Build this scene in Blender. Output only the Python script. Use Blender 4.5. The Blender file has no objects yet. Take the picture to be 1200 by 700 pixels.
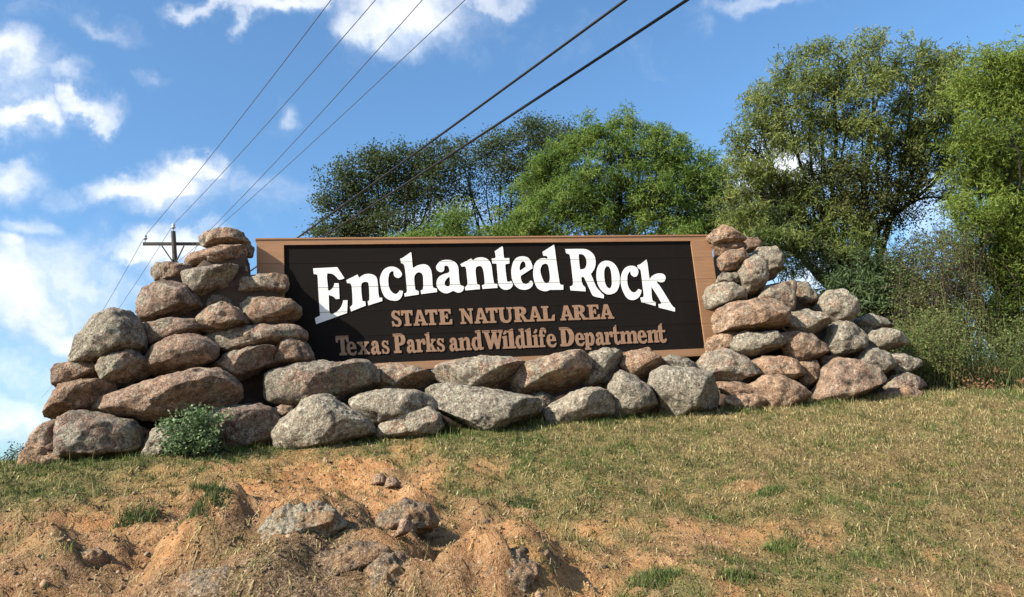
import bpy, bmesh, math, random
import numpy as np
from mathutils import Vector, Matrix

C = bpy.context.scene.collection
scn = bpy.context.scene
rng = np.random.default_rng(7)
random.seed(7)

# ------------------------------------------------------------------ camera
FPX = 930.0
PITCH, ROLL = 0.2242, 0.0832
EYE = np.array([0.0, 0.0, 1.6])
cp, sp, cr, sr = math.cos(PITCH), math.sin(PITCH), math.cos(ROLL), math.sin(ROLL)
F = np.array([0, cp, sp]); U0 = np.array([0, -sp, cp]); R0 = np.array([1.0, 0, 0])
R = cr * R0 - sr * U0
U = cr * U0 + sr * R0
cd = bpy.data.cameras.new('camera'); cam = bpy.data.objects.new('camera', cd); C.objects.link(cam)
cd.sensor_width = 36.0; cd.lens = FPX / 1200 * 36; cd.clip_start = 0.05; cd.clip_end = 20000
m = Matrix([[R[0], U[0], -F[0], EYE[0]], [R[1], U[1], -F[1], EYE[1]], [R[2], U[2], -F[2], EYE[2]], [0, 0, 0, 1]])
cam.matrix_world = m
scn.camera = cam

# ------------------------------------------------------------------ light
scn.view_settings.view_transform = 'Standard'; scn.view_settings.look = 'None'
scn.view_settings.gamma = 1; scn.view_settings.exposure = 1.15
SUN_TO = np.array([-0.66, -0.46, 0.59]); SUN_TO /= np.linalg.norm(SUN_TO)
sl = bpy.data.lights.new('sun', 'SUN'); sl.energy = 5.0; sl.angle = math.radians(0.5); sl.color = (1.0, 0.93, 0.82)
so = bpy.data.objects.new('sun', sl); C.objects.link(so)
so.rotation_euler = Vector(SUN_TO).to_track_quat('Z', 'Y').to_euler()
so.location = (-20, -15, 30)

def ray(px, py):
    d = F + R * ((px - 600) / FPX) + U * ((350 - py) / FPX)
    return d
def at(px, py, zc):                       # the point seen at a pixel, zc metres along the optical axis
    return EYE + ray(px, py) * zc
def proj(P):
    P = np.atleast_2d(P) - EYE
    z = P @ F
    return 600 + FPX * (P @ R) / z, 350 - FPX * (P @ U) / z, z

# ---- sky with clouds (world)
W = bpy.data.worlds.new('World'); scn.world = W; W.use_nodes = True
nt = W.node_tree; N = nt.nodes; L = nt.links
N.clear()
def nd(t, tree=None, **kw):
    n = (tree or nt).nodes.new(t)
    for k, v in kw.items(): setattr(n, k, v)
    return n
def mth(op, a, b=None, c=None, tree=None, clamp=False):
    t = tree or nt
    n = t.nodes.new('ShaderNodeMath'); n.operation = op; n.use_clamp = clamp
    for i, v in enumerate((a, b, c)):
        if v is None: continue
        if isinstance(v, (int, float)): n.inputs[i].default_value = v
        else: t.links.new(v, n.inputs[i])
    return n.outputs[0]
def vmth(op, a, b=None, tree=None, out=0):
    t = tree or nt
    n = t.nodes.new('ShaderNodeVectorMath'); n.operation = op
    for i, v in enumerate((a, b)):
        if v is None: continue
        if isinstance(v, (tuple, list, np.ndarray)): n.inputs[i].default_value = tuple(v)
        else: t.links.new(v, n.inputs[i])
    return n.outputs[out]
out = nd('ShaderNodeOutputWorld'); bg = nd('ShaderNodeBackground')
sky = nd('ShaderNodeTexSky'); sky.sky_type = 'NISHITA'; sky.sun_disc = False
sky.sun_elevation = math.asin(SUN_TO[2]); sky.sun_rotation = math.atan2(SUN_TO[0], SUN_TO[1])
sky.altitude = 400; sky.air_density = 1.15; sky.dust_density = 2.0; sky.ozone_density = 2.2
bg.inputs[1].default_value = 0.061
tc = nd('ShaderNodeTexCoord')
DIR = tc.outputs['Generated']
n1 = nd('ShaderNodeTexNoise'); n1.inputs['Scale'].default_value = 7; n1.inputs['Detail'].default_value = 7; n1.inputs['Roughness'].default_value = 0.6
L.new(DIR, n1.inputs['Vector'])
w0 = vmth('SUBTRACT', n1.outputs['Color'], (0.5, 0.5, 0.5))
w1n = nd('ShaderNodeVectorMath', operation='SCALE'); L.new(w0, w1n.inputs[0]); w1n.inputs['Scale'].default_value = 0.16
DW = vmth('ADD', DIR, w1n.outputs[0])
# clouds: px, py, half width, half height, density
CL = [(15, 85, 40, 26, .9), (70, 95, 34, 14, .6), (20, 125, 38, 16, .95), (92, 122, 32, 13, .9), (0, 195, 30, 20, .8), (170, 208, 62, 17, 1.0), (205, 220, 48, 22, 1.05), (228, 200, 30, 16, .95), (290, 215, 60, 20, .45),
      (40, 258, 35, 18, .6), (475, 22, 80, 32, 1.05), (415, 28, 40, 22, .8), (330, 8, 70, 14, .85), (560, 0, 60, 16, .6), (270, 30, 12, 18, .6), (240, 5, 30, 10, .7), (125, 35, 45, 14, .35), (175, 85, 18, 12, .35),
      (20, 345, 60, 50, 1.05), (60, 380, 50, 28, .9), (105, 325, 45, 28, .7), (8, 290, 25, 18, .8), (205, 285, 62, 22, 1.0), (160, 290, 22, 16, .9), (60, 420, 130, 70, .5), (70, 330, 130, 60, .62), (30, 440, 110, 50, .55), (140, 380, 90, 60, .35), (300, 225, 70, 30, .35), (40, 20, 60, 20, .22), (700, 60, 120, 20, .14), (25, 500, 50, 34, .8),
      (335, 130, 18, 14, .45), (910, 215, 60, 45, 1.0), (890, 240, 70, 40, .9), (960, 330, 60, 40, .7), (820, 22, 30, 16, .25), (880, -5, 60, 12, .5), (150, 400, 50, 30, .2),
      (480, 260, 120, 35, .45), (1090, 240, 60, 40, .5)]
def cloud_field(vec):
    acc = None
    for px, py, hw, hh, den in CL:
        d = ray(px, py); d /= np.linalg.norm(d)
        u = R - d * (R @ d); u /= np.linalg.norm(u); v = np.cross(u, d); v = v if v @ U > 0 else -v
        su, sv = hw / FPX, hh / FPX
        q = vmth('SUBTRACT', vec, tuple(d))
        a = vmth('DOT_PRODUCT', q, tuple(u / su), out=1); b = vmth('DOT_PRODUCT', q, tuple(v / sv), out=1)
        c = vmth('DOT_PRODUCT', q, tuple(d / 0.3), out=1)
        r2 = mth('ADD', mth('ADD', mth('MULTIPLY', a, a), mth('MULTIPLY', b, b)), mth('MULTIPLY', c, c))
        g = mth('MULTIPLY', mth('POWER', 2.718, mth('MULTIPLY', r2, -0.9)), den)
        acc = g if acc is None else mth('MAXIMUM', acc, g)
    return acc
acc = cloud_field(DW)
SH_ = U * .018 - R * .010
acc_s = cloud_field(vmth('ADD', DW, tuple(SH_)))
acc0 = acc
# elsewhere: the same broken cloud cover from plain noise
n2 = nd('ShaderNodeTexNoise'); n2.inputs['Scale'].default_value = 3.2; n2.inputs['Detail'].default_value = 6; L.new(DW, n2.inputs['Vector'])
rest = mth('MULTIPLY', mth('SUBTRACT', n2.outputs['Fac'], 0.48), 4.0, clamp=True)
fwd = vmth('DOT_PRODUCT', DIR, tuple(F), out=1)
om = nd('ShaderNodeMapRange'); L.new(fwd, om.inputs[0]); om.inputs[1].default_value = 0.80; om.inputs[2].default_value = 0.68; om.clamp = True
acc = mth('MAXIMUM', acc, mth('MULTIPLY', rest, om.outputs[0]))
n3 = nd('ShaderNodeTexNoise'); n3.inputs['Scale'].default_value = 26; n3.inputs['Detail'].default_value = 8; n3.inputs['Roughness'].default_value = 0.62; L.new(DW, n3.inputs['Vector'])
n4 = nd('ShaderNodeTexNoise'); n4.inputs['Scale'].default_value = 9; n4.inputs['Detail'].default_value = 5; L.new(DW, n4.inputs['Vector'])
dens = mth('ADD', acc, mth('MULTIPLY', mth('SUBTRACT', n3.outputs['Fac'], 0.5), 0.6))
mr = nd('ShaderNodeMapRange'); mr.interpolation_type = 'SMOOTHSTEP'; L.new(dens, mr.inputs[0]); mr.inputs[1].default_value = 0.06; mr.inputs[2].default_value = 1.08
mr.inputs[4].default_value = 0.93
cr_ = nd('ShaderNodeMixRGB'); cr_.inputs[1].default_value = (5.6, 6.5, 7.9, 1); cr_.inputs[2].default_value = (8.6, 8.8, 9.1, 1)
mr2 = nd('ShaderNodeMapRange'); L.new(mth('ADD', mth('ADD', n4.outputs['Fac'], mth('MULTIPLY', mth('SUBTRACT', n3.outputs['Fac'], .5), .5)), mth('MULTIPLY', mth('SUBTRACT', acc0, acc_s), 1.1)), mr2.inputs[0]); mr2.inputs[1].default_value = 0.25; mr2.inputs[2].default_value = 0.62
L.new(mr2.outputs[0], cr_.inputs[0])
tint = nd('ShaderNodeMixRGB', blend_type='MULTIPLY'); tint.inputs[0].default_value = 1; L.new(sky.outputs[0], tint.inputs[1]); tint.inputs[2].default_value = (1.06, 1.46, 1.70, 1)
mx = nd('ShaderNodeMixRGB'); L.new(mr.outputs[0], mx.inputs[0]); L.new(tint.outputs[0], mx.inputs[1]); L.new(cr_.outputs[0], mx.inputs[2])
L.new(mx.outputs[0], bg.inputs[0]); L.new(bg.outputs[0], out.inputs[0])

# ------------------------------------------------------------------ helpers
def mesh_obj(name, verts, faces, mat=None, parent=None, smooth=False, loc=None):
    me = bpy.data.meshes.new(name)
    verts = np.asarray(verts, float)
    if loc is not None: verts = verts - np.asarray(loc)
    if isinstance(faces, np.ndarray):
        nf, k = faces.shape
        me.vertices.add(len(verts)); me.vertices.foreach_set('co', verts.astype(np.float32).ravel())
        me.loops.add(nf * k); me.loops.foreach_set('vertex_index', faces.astype(np.int32).ravel())
        me.polygons.add(nf); me.polygons.foreach_set('loop_start', np.arange(0, nf * k, k, dtype=np.int32))
        me.update(calc_edges=True); me.validate()
    else:
        me.from_pydata([tuple(v) for v in verts], [], [tuple(f) for f in faces]); me.update()
    if mat: me.materials.append(mat)
    if smooth: me.polygons.foreach_set('use_smooth', np.ones(len(me.polygons), bool))
    o = bpy.data.objects.new(name, me); C.objects.link(o)
    if loc is not None: o.location = tuple(loc)
    if parent:
        o.parent = parent
    return o
def tag(o, label=None, cat=None, group=None, kind=None):
    if label: o['label'] = label
    if cat: o['category'] = cat
    if group: o['group'] = group
    if kind: o['kind'] = kind
    return o
def empty(name, loc, label, cat, group=None):
    o = bpy.data.objects.new(name, None); C.objects.link(o); o.location = tuple(loc); o.empty_display_size = 0.2
    return tag(o, label, cat, group)
class MB:
    def __init__(s): s.v = []; s.f = []
    def box(s, c, ex, ey, ez):            # centre and three half-axis vectors
        b = len(s.v); c = np.asarray(c, float); ex, ey, ez = map(lambda q: np.asarray(q, float), (ex, ey, ez))
        for k in ((-1, -1, -1), (1, -1, -1), (1, 1, -1), (-1, 1, -1), (-1, -1, 1), (1, -1, 1), (1, 1, 1), (-1, 1, 1)):
            s.v.append(c + ex * k[0] + ey * k[1] + ez * k[2])
        for f in ((0, 3, 2, 1), (4, 5, 6, 7), (0, 1, 5, 4), (1, 2, 6, 5), (2, 3, 7, 6), (3, 0, 4, 7)): s.f.append([b + i for i in f])
    def tube(s, pts, rad, n=6, cap=True):
        pts = [np.asarray(p, float) for p in pts]; b = len(s.v)
        rad = rad if hasattr(rad, '__len__') else [rad] * len(pts)
        up = np.array([0.13, 0.31, 0.94])
        for i, p in enumerate(pts):
            t = pts[min(i + 1, len(pts) - 1)] - pts[max(i - 1, 0)]; t = t / (np.linalg.norm(t) + 1e-9)
            x = np.cross(t, up)
            if np.linalg.norm(x) < 0.1: x = np.cross(t, np.array([1.0, 0, 0]))
            x /= np.linalg.norm(x); y = np.cross(t, x)
            for k in range(n):
                a = 2 * math.pi * k / n; s.v.append(p + (x * math.cos(a) + y * math.sin(a)) * rad[i])
        for i in range(len(pts) - 1):
            for k in range(n):
                a0 = b + i * n + k; a1 = b + i * n + (k + 1) % n
                s.f.append([a0, a1, a1 + n, a0 + n])
        if cap:
            s.f.append([b + k for k in range(n)][::-1]); e = b + (len(pts) - 1) * n; s.f.append([e + k for k in range(n)])
    def lathe(s, c, prof, n=10, axis=(0, 0, 1)):
        s.tube([np.asarray(c, float) + np.asarray(axis, float) * h for r, h in prof], [max(r, 1e-4) for r, h in prof], n)
    def build(s, name, mat, parent=None, smooth=False, loc=None):
        return mesh_obj(name, s.v, s.f, mat, parent, smooth, loc)

# numpy gradient-ish noise
_perm = rng.permutation(256); _perm = np.concatenate([_perm, _perm, _perm])
_grad = rng.normal(size=(256, 3)); _grad /= np.linalg.norm(_grad, axis=1)[:, None]
def pn(P):
    P = np.asarray(P, float); i = np.floor(P).astype(int); f = P - i; i &= 255
    u = f * f * f * (f * (f * 6 - 15) + 10)
    def g(dx, dy, dz):
        h = _perm[_perm[_perm[(i[:, 0] + dx) & 255] + ((i[:, 1] + dy) & 255)] + ((i[:, 2] + dz) & 255)]
        return (_grad[h] * (f - np.array([dx, dy, dz]))).sum(1)
    l = lambda a, b, t: a + (b - a) * t
    x0 = l(l(g(0,0,0), g(1,0,0), u[:,0]), l(g(0,1,0), g(1,1,0), u[:,0]), u[:,1])
    x1 = l(l(g(0,0,1), g(1,0,1), u[:,0]), l(g(0,1,1), g(1,1,1), u[:,0]), u[:,1])
    return l(x0, x1, u[:, 2]) * 1.6
def fbm(P, oct=4, rough=0.5):
    P = np.asarray(P, float); s = 0; a = 1; t = 0
    for k in range(oct):
        s = s + a * pn(P * 2 ** k + 17.3 * k); t += a; a *= rough
    return s / t
def P2(a, b): return np.stack([a, b, np.zeros_like(a)], 1)

# ------------------------------------------------------------------ materials
def mat(name):
    mt = bpy.data.materials.new(name); mt.use_nodes = True; t = mt.node_tree
    b = t.nodes['Principled BSDF']; b.inputs['Roughness'].default_value = 0.85
    b.inputs['Specular IOR Level'].default_value = 0.25
    return mt, t, b
def tnoise(t, vec, scale, detail=4, rough=0.55):
    n = t.nodes.new('ShaderNodeTexNoise'); n.inputs['Scale'].default_value = scale; n.inputs['Detail'].default_value = detail; n.inputs['Roughness'].default_value = rough
    if vec is not None: t.links.new(vec, n.inputs['Vector'])
    return n.outputs['Fac']
def ramp(t, fac, stops):
    n = t.nodes.new('ShaderNodeValToRGB'); t.links.new(fac, n.inputs[0]); e = n.color_ramp.elements
    while len(e) < len(stops): e.new(0.5)
    for el, (p, c) in zip(e, stops):
        el.position = p; el.color = (*c, 1) if len(c) == 3 else c
    return n.outputs[0]
def mix(t, fac, a, b, mode='MIX'):
    n = t.nodes.new('ShaderNodeMixRGB'); n.blend_type = mode
    for i, v in zip((0, 1, 2), (fac, a, b)):
        if isinstance(v, (int, float)): n.inputs[i].default_value = v
        elif isinstance(v, tuple): n.inputs[i].default_value = (*v, 1)
        else: t.links.new(v, n.inputs[i])
    return n.outputs[0]
def mrange(t, v, a, b, c=0.0, d=1.0):
    n = t.nodes.new('ShaderNodeMapRange'); t.links.new(v, n.inputs[0])
    for i, q in zip((1, 2, 3, 4), (a, b, c, d)): n.inputs[i].default_value = q
    return n.outputs[0]
def bump(t, b, h, strength, dist):
    n = t.nodes.new('ShaderNodeBump'); n.inputs['Strength'].default_value = strength; n.inputs['Distance'].default_value = dist
    t.links.new(h, n.inputs['Height']); t.links.new(n.outputs[0], b.inputs['Normal'])
def flat(name, col, rough=0.7, nscale=30, namt=0.25):
    mt, t, b = mat(name); tcn = t.nodes.new('ShaderNodeTexCoord')
    n = tnoise(t, tcn.outputs['Object'], nscale)
    t.links.new(mix(t, mrange(t, n, 0.3, 0.7), tuple(c * (1 - namt) for c in col), tuple(min(1, c * (1 + namt)) for c in col)), b.inputs['Base Color'])
    b.inputs['Roughness'].default_value = rough
    return mt

# granite: object colour = (warmth, lichen, brightness)
def granite(name):
    mt, t, b = mat(name); lk = t.links
    tcn = t.nodes.new('ShaderNodeTexCoord'); oi = t.nodes.new('ShaderNodeObjectInfo')
    rr = mth('MULTIPLY', oi.outputs['Random'], 40.0, tree=t)
    vec = vmth('ADD', tcn.outputs['Object'], None, tree=t); vn = vec.node
    cmb = t.nodes.new('ShaderNodeCombineXYZ'); lk.new(rr, cmb.inputs[0]); lk.new(rr, cmb.inputs[2]); lk.new(cmb.outputs[0], vn.inputs[1])
    sep = t.nodes.new('ShaderNodeSeparateColor'); lk.new(oi.outputs['Color'], sep.inputs[0])
    warm, lich, bri = sep.outputs
    nbig = tnoise(t, vec, 3.0, 5); nmid = tnoise(t, vec, 11, 6, 0.65); nfine = tnoise(t, vec, 60, 4, 0.7); nsp = tnoise(t, vec, 110, 2, 0.6)
    grey = ramp(t, nmid, [(0.32, (.10, .062, .047)), (0.5, (.235, .150, .114)), (0.68, (.37, .25, .195))])
    wrm = ramp(t, nmid, [(0.32, (.17, .092, .050)), (0.5, (.36, .21, .118)), (0.68, (.53, .36, .23))])
    wf = mth('ADD', warm, mth('MULTIPLY', mth('SUBTRACT', nbig, 0.5, tree=t), 1.6, tree=t), tree=t, clamp=True)
    col = mix(t, wf, grey, wrm)
    # feldspar / mica grain
    col = mix(t, mrange(t, nsp, 0.56, 0.66, 0, 0.6), col, (.58, .47, .38))
    col = mix(t, mrange(t, nsp, 0.46, 0.36, 0, 0.85), col, (.06, .045, .036))
    # lichen: crusty patches of pale grey green, white flecks, black crust
    lp = mth('ADD', mth('MULTIPLY', tnoise(t, vec, 5.0, 8, 0.74), 1.1, tree=t), mth('MULTIPLY', mth('SUBTRACT', lich, 0.5, tree=t), 0.48, tree=t), tree=t)
    lf = mth('MULTIPLY', mrange(t, lp, 0.545, 0.60), mrange(t, nfine, 0.36, 0.52), tree=t)
    lcol = ramp(t, nfine, [(0.35, (.12, .112, .08)), (0.52, (.275, .258, .19)), (0.68, (.48, .455, .35))])
    col = mix(t, mth('MULTIPLY', lf, 0.88, tree=t), col, lcol)
    fl = mth('MULTIPLY', mrange(t, tnoise(t, vec, 24, 5, 0.72), 0.54, 0.60), mth('ADD', lich, .15, tree=t, clamp=True), tree=t)
    sk = mth('MULTIPLY', mrange(t, tnoise(t, vmth('ADD', vec, (9.3, 4.1, 2.2), tree=t), 24, 5, 0.75), 0.55, 0.62), .8, tree=t)
    col = mix(t, sk, col, (.07, .054, .042))
    col = mix(t, mth('MULTIPLY', fl, 0.8, tree=t), col, (.50, .46, .36))
    dk = mth('MULTIPLY', mrange(t, tnoise(t, vec, 9, 8, 0.78), 0.52, 0.63), 0.85, tree=t)
    col = mix(t, dk, col, (.075, .06, .05))
    mpz = t.nodes.new('ShaderNodeMapping'); mpz.inputs['Scale'].default_value = (5, 5, 1.1); lk.new(vec, mpz.inputs[0])
    stn = mrange(t, tnoise(t, mpz.outputs[0], 1.6, 6, .7), .5, .68, 0, .55)
    col = mix(t, stn, col, mix(t, .75, col, (.06, .048, .038)))
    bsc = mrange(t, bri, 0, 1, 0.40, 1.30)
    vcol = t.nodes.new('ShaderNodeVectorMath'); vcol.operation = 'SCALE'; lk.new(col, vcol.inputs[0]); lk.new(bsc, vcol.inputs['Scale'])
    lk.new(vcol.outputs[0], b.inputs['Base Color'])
    b.inputs['Roughness'].default_value = 0.92; b.inputs['Specular IOR Level'].default_value = 0.15
    h = mth('ADD', mth('MULTIPLY', nfine, 0.5, tree=t), mth('ADD', mth('MULTIPLY', nmid, 1.6, tree=t), mth('MULTIPLY', nsp, 0.25, tree=t), tree=t), tree=t)
    bump(t, b, h, 1.0, 0.04)
    return mt
M_ROCK = granite('granite')
M_CORE = flat('mortar_gap_shade', (.055, .038, .028), 0.95, 8, .4)  # core colour darkened to stand in for shade between the boulders

# wood paints
def painted_wood(name, col, wear=0.25, rough=0.6):
    mt, t, b = mat(name); tcn = t.nodes.new('ShaderNodeTexCoord'); mp = t.nodes.new('ShaderNodeMapping'); mp.inputs['Scale'].default_value = (1.2, 1, 28)
    t.links.new(tcn.outputs['Object'], mp.inputs[0])
    g = tnoise(t, mp.outputs[0], 2.2, 6, 0.6); d = tnoise(t, tcn.outputs['Object'], 3, 6, 0.6)
    c = mix(t, mrange(t, g, 0.3, 0.75), tuple(x * (1 - wear) for x in col), tuple(x * (1 + wear * .5) for x in col))
    c = mix(t, mrange(t, d, 0.52, 0.75, 0, wear), c, tuple(x * 0.55 for x in col))
    mp2 = t.nodes.new('ShaderNodeMapping'); mp2.inputs['Scale'].default_value = (5, 5, .5); t.links.new(tcn.outputs['Object'], mp2.inputs[0])
    c = mix(t, mrange(t, tnoise(t, mp2.outputs[0], 1.5, 5, .65), .52, .75, 0, min(.3, wear)), c, tuple(x * 0.85 + .012 for x in col))
    t.links.new(c, b.inputs['Base Color']); b.inputs['Roughness'].default_value = rough
    bump(t, b, g, 0.25, 0.004)
    return mt
M_TAN = painted_wood('tan_paint', (.31, .168, .088), 0.2)
M_BLACK = painted_wood('dark_brown_paint', (.0105, .0080, .0066), 0.15, 0.75)
M_BLACK.node_tree.nodes['Principled BSDF'].inputs['Specular IOR Level'].default_value = 0.08
M_WHITE = painted_wood('white_paint', (.74, .74, .70), 0.10)
M_TEXT = painted_wood('tan_letter_paint', (.29, .172, .105), 0.25)
M_POSTW = painted_wood('weathered_wood', (.16, .12, .09), 0.4)
M_POLE = painted_wood('pole_timber', (.07, .062, .055), 0.35, 0.8)
M_METAL = flat('galvanised_steel', (.16, .17, .18), 0.5)
M_PORC = flat('insulator_ceramic', (.33, .36, .40), 0.3)
M_WIRE = flat('weathered_wire', (.055, .055, .06), 0.6)
M_CABLE = flat('black_cable', (.012, .012, .014), 0.6)

# ------------------------------------------------------------------ the sign plane and the ground
YAW = 0.2466
SO = np.array([-2.3526, 7.996, 1.6 + 1.3005])         # lower left corner of the dark field
SA = np.array([math.cos(YAW), math.sin(YAW), 0]); SN = np.array([math.sin(YAW), -math.cos(YAW), 0]); SZ = np.array([0, 0, 1.0])
SW, SH = 4.6726, 1.3
def sign_uv(px, py, off=0.0):
    d = ray(px, py); n = SN
    t = ((SO + SN * off - EYE) @ n) / (d @ n)
    q = EYE + d * t - SO
    return q @ SA, q[2]
def sign_zc(px, py, off=0.0):
    d = ray(px, py)
    return ((SO + SN * off - EYE) @ SN) / (d @ SN)
S0 = 0.78                                           # distance of the boulders' feet before the sign plane
BASE = [(-900, 600), (-400, 568), (-100, 548), (0, 543), (60, 541), (160, 533), (330, 521), (440, 514), (560, 501), (650, 494), (800, 484), (880, 477), (960, 470), (1080, 461), (1200, 458), (1400, 452), (1900, 440)]
_ba, _bz = [], []
for px, py in BASE:
    u, z = sign_uv(px, py, S0); _ba.append(u); _bz.append(SO[2] + z)
_ba, _bz = np.array(_ba), np.array(_bz)
def as_of(P):
    q = np.atleast_2d(P) - SO
    return q @ SA, q @ SN
SLOPE = 0.40
MOUNDS = []                       # a, s, half width, half depth, height
def ground(a, s, detail=True):
    a = np.asarray(a, float); s = np.asarray(s, float)
    zb = np.interp(a, _ba, _bz)
    t = s - S0 - 0.12
    w = 0.22
    drop = 0.5 * (t + np.sqrt(t * t + w * w)) - 0.02         # soft crest
    sl = SLOPE + 0.05 * np.clip((a - 3) / 3, -1, 1)
    z = zb - drop * sl
    far = np.clip((-s - 3) / 40, 0, 1)
    z = z - far * 0.8
    if detail:
        shp = a.shape; A, S = a.ravel(), s.ravel()
        bare = np.clip((2.9 - A) / 1.5, 0.25, 1.0) * np.clip((S - S0) / 0.9, 0.04, 1)
        nz = 0.16 * fbm(P2(A * .9, S * 1.1), 3) * np.clip((S - S0 - .3) / 1.2, 0, 1)
        nz = nz + bare * (0.10 * fbm(P2(A * 2.6 + 5, S * 3.2), 4) - 0.11 * np.abs(fbm(P2(A * 3.6, S * 4.4 + 3), 4)) + 0.05 * np.abs(fbm(P2(A * 9.0, S * 10.0 + 3), 3)) + 0.030 * fbm(P2(A * 17, S * 19), 4) - 0.03 * np.abs(fbm(P2(A * 11 + 4, S * 13), 3)) + .04)
        nz = nz + 0.012 * fbm(P2(A * 12 + 9, S * 12), 2)
        for ma, ms, ra, rs, mh in MOUNDS:
            e = ((A - ma) / ra) ** 2 + ((S - ms) / rs) ** 2 + .5 * fbm(P2(A * 4 + ma * 9, S * 4), 3)
            nz = nz + mh / (1 + np.exp(np.clip((e - 1) * 4.5, -30, 30)))
        z = z + nz.reshape(shp)
    zmin = 0.0
    k = 0.15
    return zmin + 0.5 * ((z - zmin) + np.sqrt((z - zmin) ** 2 + k * k))
def gpt(a, s):
    z = ground(a, s); a = np.asarray(a, float); s = np.asarray(s, float)
    P = SO[None] * np.array([1, 1, 0]) + np.outer(a.ravel(), SA) + np.outer(s.ravel(), SN)
    P[:, 2] = z.ravel(); return P
def ground_hit(px, py):
    d = ray(px, py); t = np.linspace(3.0, 14, 1200); P = EYE + np.outer(t, d)
    a, s = as_of(P); below = P[:, 2] < ground(a, s)
    i = int(np.argmax(below)); return P[i], t[i]

# maps of what covers the slope, read at places on the ground (columns and rows every 100 x 40 picture units)
GX = np.arange(0, 1201, 100); GY = np.arange(460, 701, 40)
G_DEN = np.array([[1]*13, [1,1,1,1,1,1,1,1,1,1,1,1,1],
 [1,1,.75,.5,.3,.4,.95,1,1,1,1,1,1],
 [1,.75,.2,.06,.04,.05,.75,.75,.5,.9,1,1,1],
 [.3,.2,.15,.2,.2,.12,.12,.7,.25,.75,.85,.85,.85],
 [.2,.15,.15,.25,.25,.15,.12,.45,.3,.65,.8,.75,.7],
 [.2,.15,.2,.25,.25,.2,.15,.25,.7,.55,.7,.65,.6]])
G_GRN = np.array([[.7,.7,.7,.7,.7,.7,.6,.55,.5,.45,.4,.4,.45],
 [.85,.85,.85,.85,.85,.85,.7,.5,.42,.36,.32,.32,.36],
 [.95,.9,.75,.7,.7,.7,.7,.58,.42,.33,.25,.25,.3],
 [.65,.6,.5,.5,.5,.5,.7,.6,.5,.6,.55,.4,.3],
 [.4,.35,.3,.3,.3,.3,.4,.65,.5,.6,.55,.42,.35],
 [.3,.3,.3,.3,.3,.3,.4,.45,.55,.6,.5,.4,.3],
 [.2,.2,.2,.2,.2,.2,.3,.4,.85,.65,.55,.4,.3]])
def grid(Gm, px, py):
    fx = np.clip((px - GX[0]) / 100, 0, 11.999); fy = np.clip((py - GY[0]) / 40, 0, 5.999)
    i = fx.astype(int); j = fy.astype(int); u = fx - i; v = fy - j
    return (Gm[j, i] * (1-u) + Gm[j, i+1] * u) * (1-v) + (Gm[j+1, i] * (1-u) + Gm[j+1, i+1] * u) * v
def cover(a, s):
    P = gpt(a, s); px, py, z = proj(P); px = np.where(z > .5, px, 600); py = np.where(z > .5, py, 700)
    n = fbm(P2(a * 2.2, s * 2.2 + 40), 4); n2_ = fbm(P2(a * 6 + 70, s * 6), 3)
    px = px + 60 * n; py = py + 22 * n2_
    d = grid(G_DEN, px, py); g = grid(G_GRN, px, py)
    d = np.clip(d + (0.8 * n + 0.5 * n2_) * np.clip(4 * d * (1.08 - d), .12, 1) * (d < .98), 0, 1) ; g = np.clip(g + 0.5 * fbm(P2(a * 1.6 + 11, s * 1.8 + 5), 3), 0, 1)
    return d, g, P

for px_, py_, hw_, hd_, mh_ in [(345,622,95,.30,.20), (445,655,60,.20,.15), (470,607,38,.16,.12), (268,680,95,.30,.16), (400,700,110,.25,.14), (595,672,60,.22,.18), (560,695,40,.18,.12),
        (95,660,50,.18,.10), (232,632,50,.16,.12), (20,690,60,.3,.10), (510,690,40,.16,.10), (690,650,40,.15,.05), (250,605,40,.14,.05), (165,615,30,.12,.05)]:
    p_, z_ = ground_hit(px_, py_); aa_, ss_ = as_of(p_); MOUNDS.append((float(aa_[0]), float(ss_[0]), hw_ / FPX * z_, hd_ * 1.5, mh_))
def geo(a, b, first, ratio):
    r = []; x = a; st = first
    while x < b: x += st; st *= ratio; r.append(x)
    return np.array(r)
acs = np.concatenate([-geo(5.2, 3000, .08, 1.22)[::-1], np.arange(-5.2, 8.6, .034), geo(8.6, 3000, .08, 1.22)])
scs = np.concatenate([-geo(-0.3, 3000, .1, 1.25)[::-1], np.arange(0.35, 4.9, .030), geo(4.9, 400, .06, 1.2)])
AA, SS = np.meshgrid(acs, scs)
GP = gpt(AA, SS)
na, ns = len(acs), len(scs)
idx = np.arange(na * ns).reshape(ns, na)
gf = np.stack([idx[:-1, :-1].ravel(), idx[1:, :-1].ravel(), idx[1:, 1:].ravel(), idx[:-1, 1:].ravel()], 1)
mt, t, b = mat('dry_hillside_soil')
tcn = t.nodes.new('ShaderNodeTexCoord'); at_ = t.nodes.new('ShaderNodeAttribute'); at_.attribute_name = 'cover'
sepc = t.nodes.new('ShaderNodeSeparateColor'); t.links.new(at_.outputs['Color'], sepc.inputs[0])
ov = tcn.outputs['Object']
nA = tnoise(t, ov, 1.3, 5); nB = tnoise(t, ov, 9, 6, .65); nC = tnoise(t, ov, 55, 4, .7); nD = tnoise(t, ov, 140, 2, .6)
sand = ramp(t, nB, [(0.30, (.25, .108, .040)), (0.5, (.46, .228, .092)), (0.70, (.55, .32, .15))])
sand2 = ramp(t, nB, [(0.30, (.20, .098, .044)), (0.5, (.37, .20, .092)), (0.70, (.47, .29, .15))])
soil = mix(t, mrange(t, nA, .4, .6), sand, sand2)
gravel = ramp(t, nC, [(0.36, (.035, .022, .013)), (0.47, (.125, .078, .043)), (0.57, (.24, .16, .098)), (0.68, (.40, .31, .21))])
soil = mix(t, sepc.outputs[2], soil, gravel)
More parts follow.
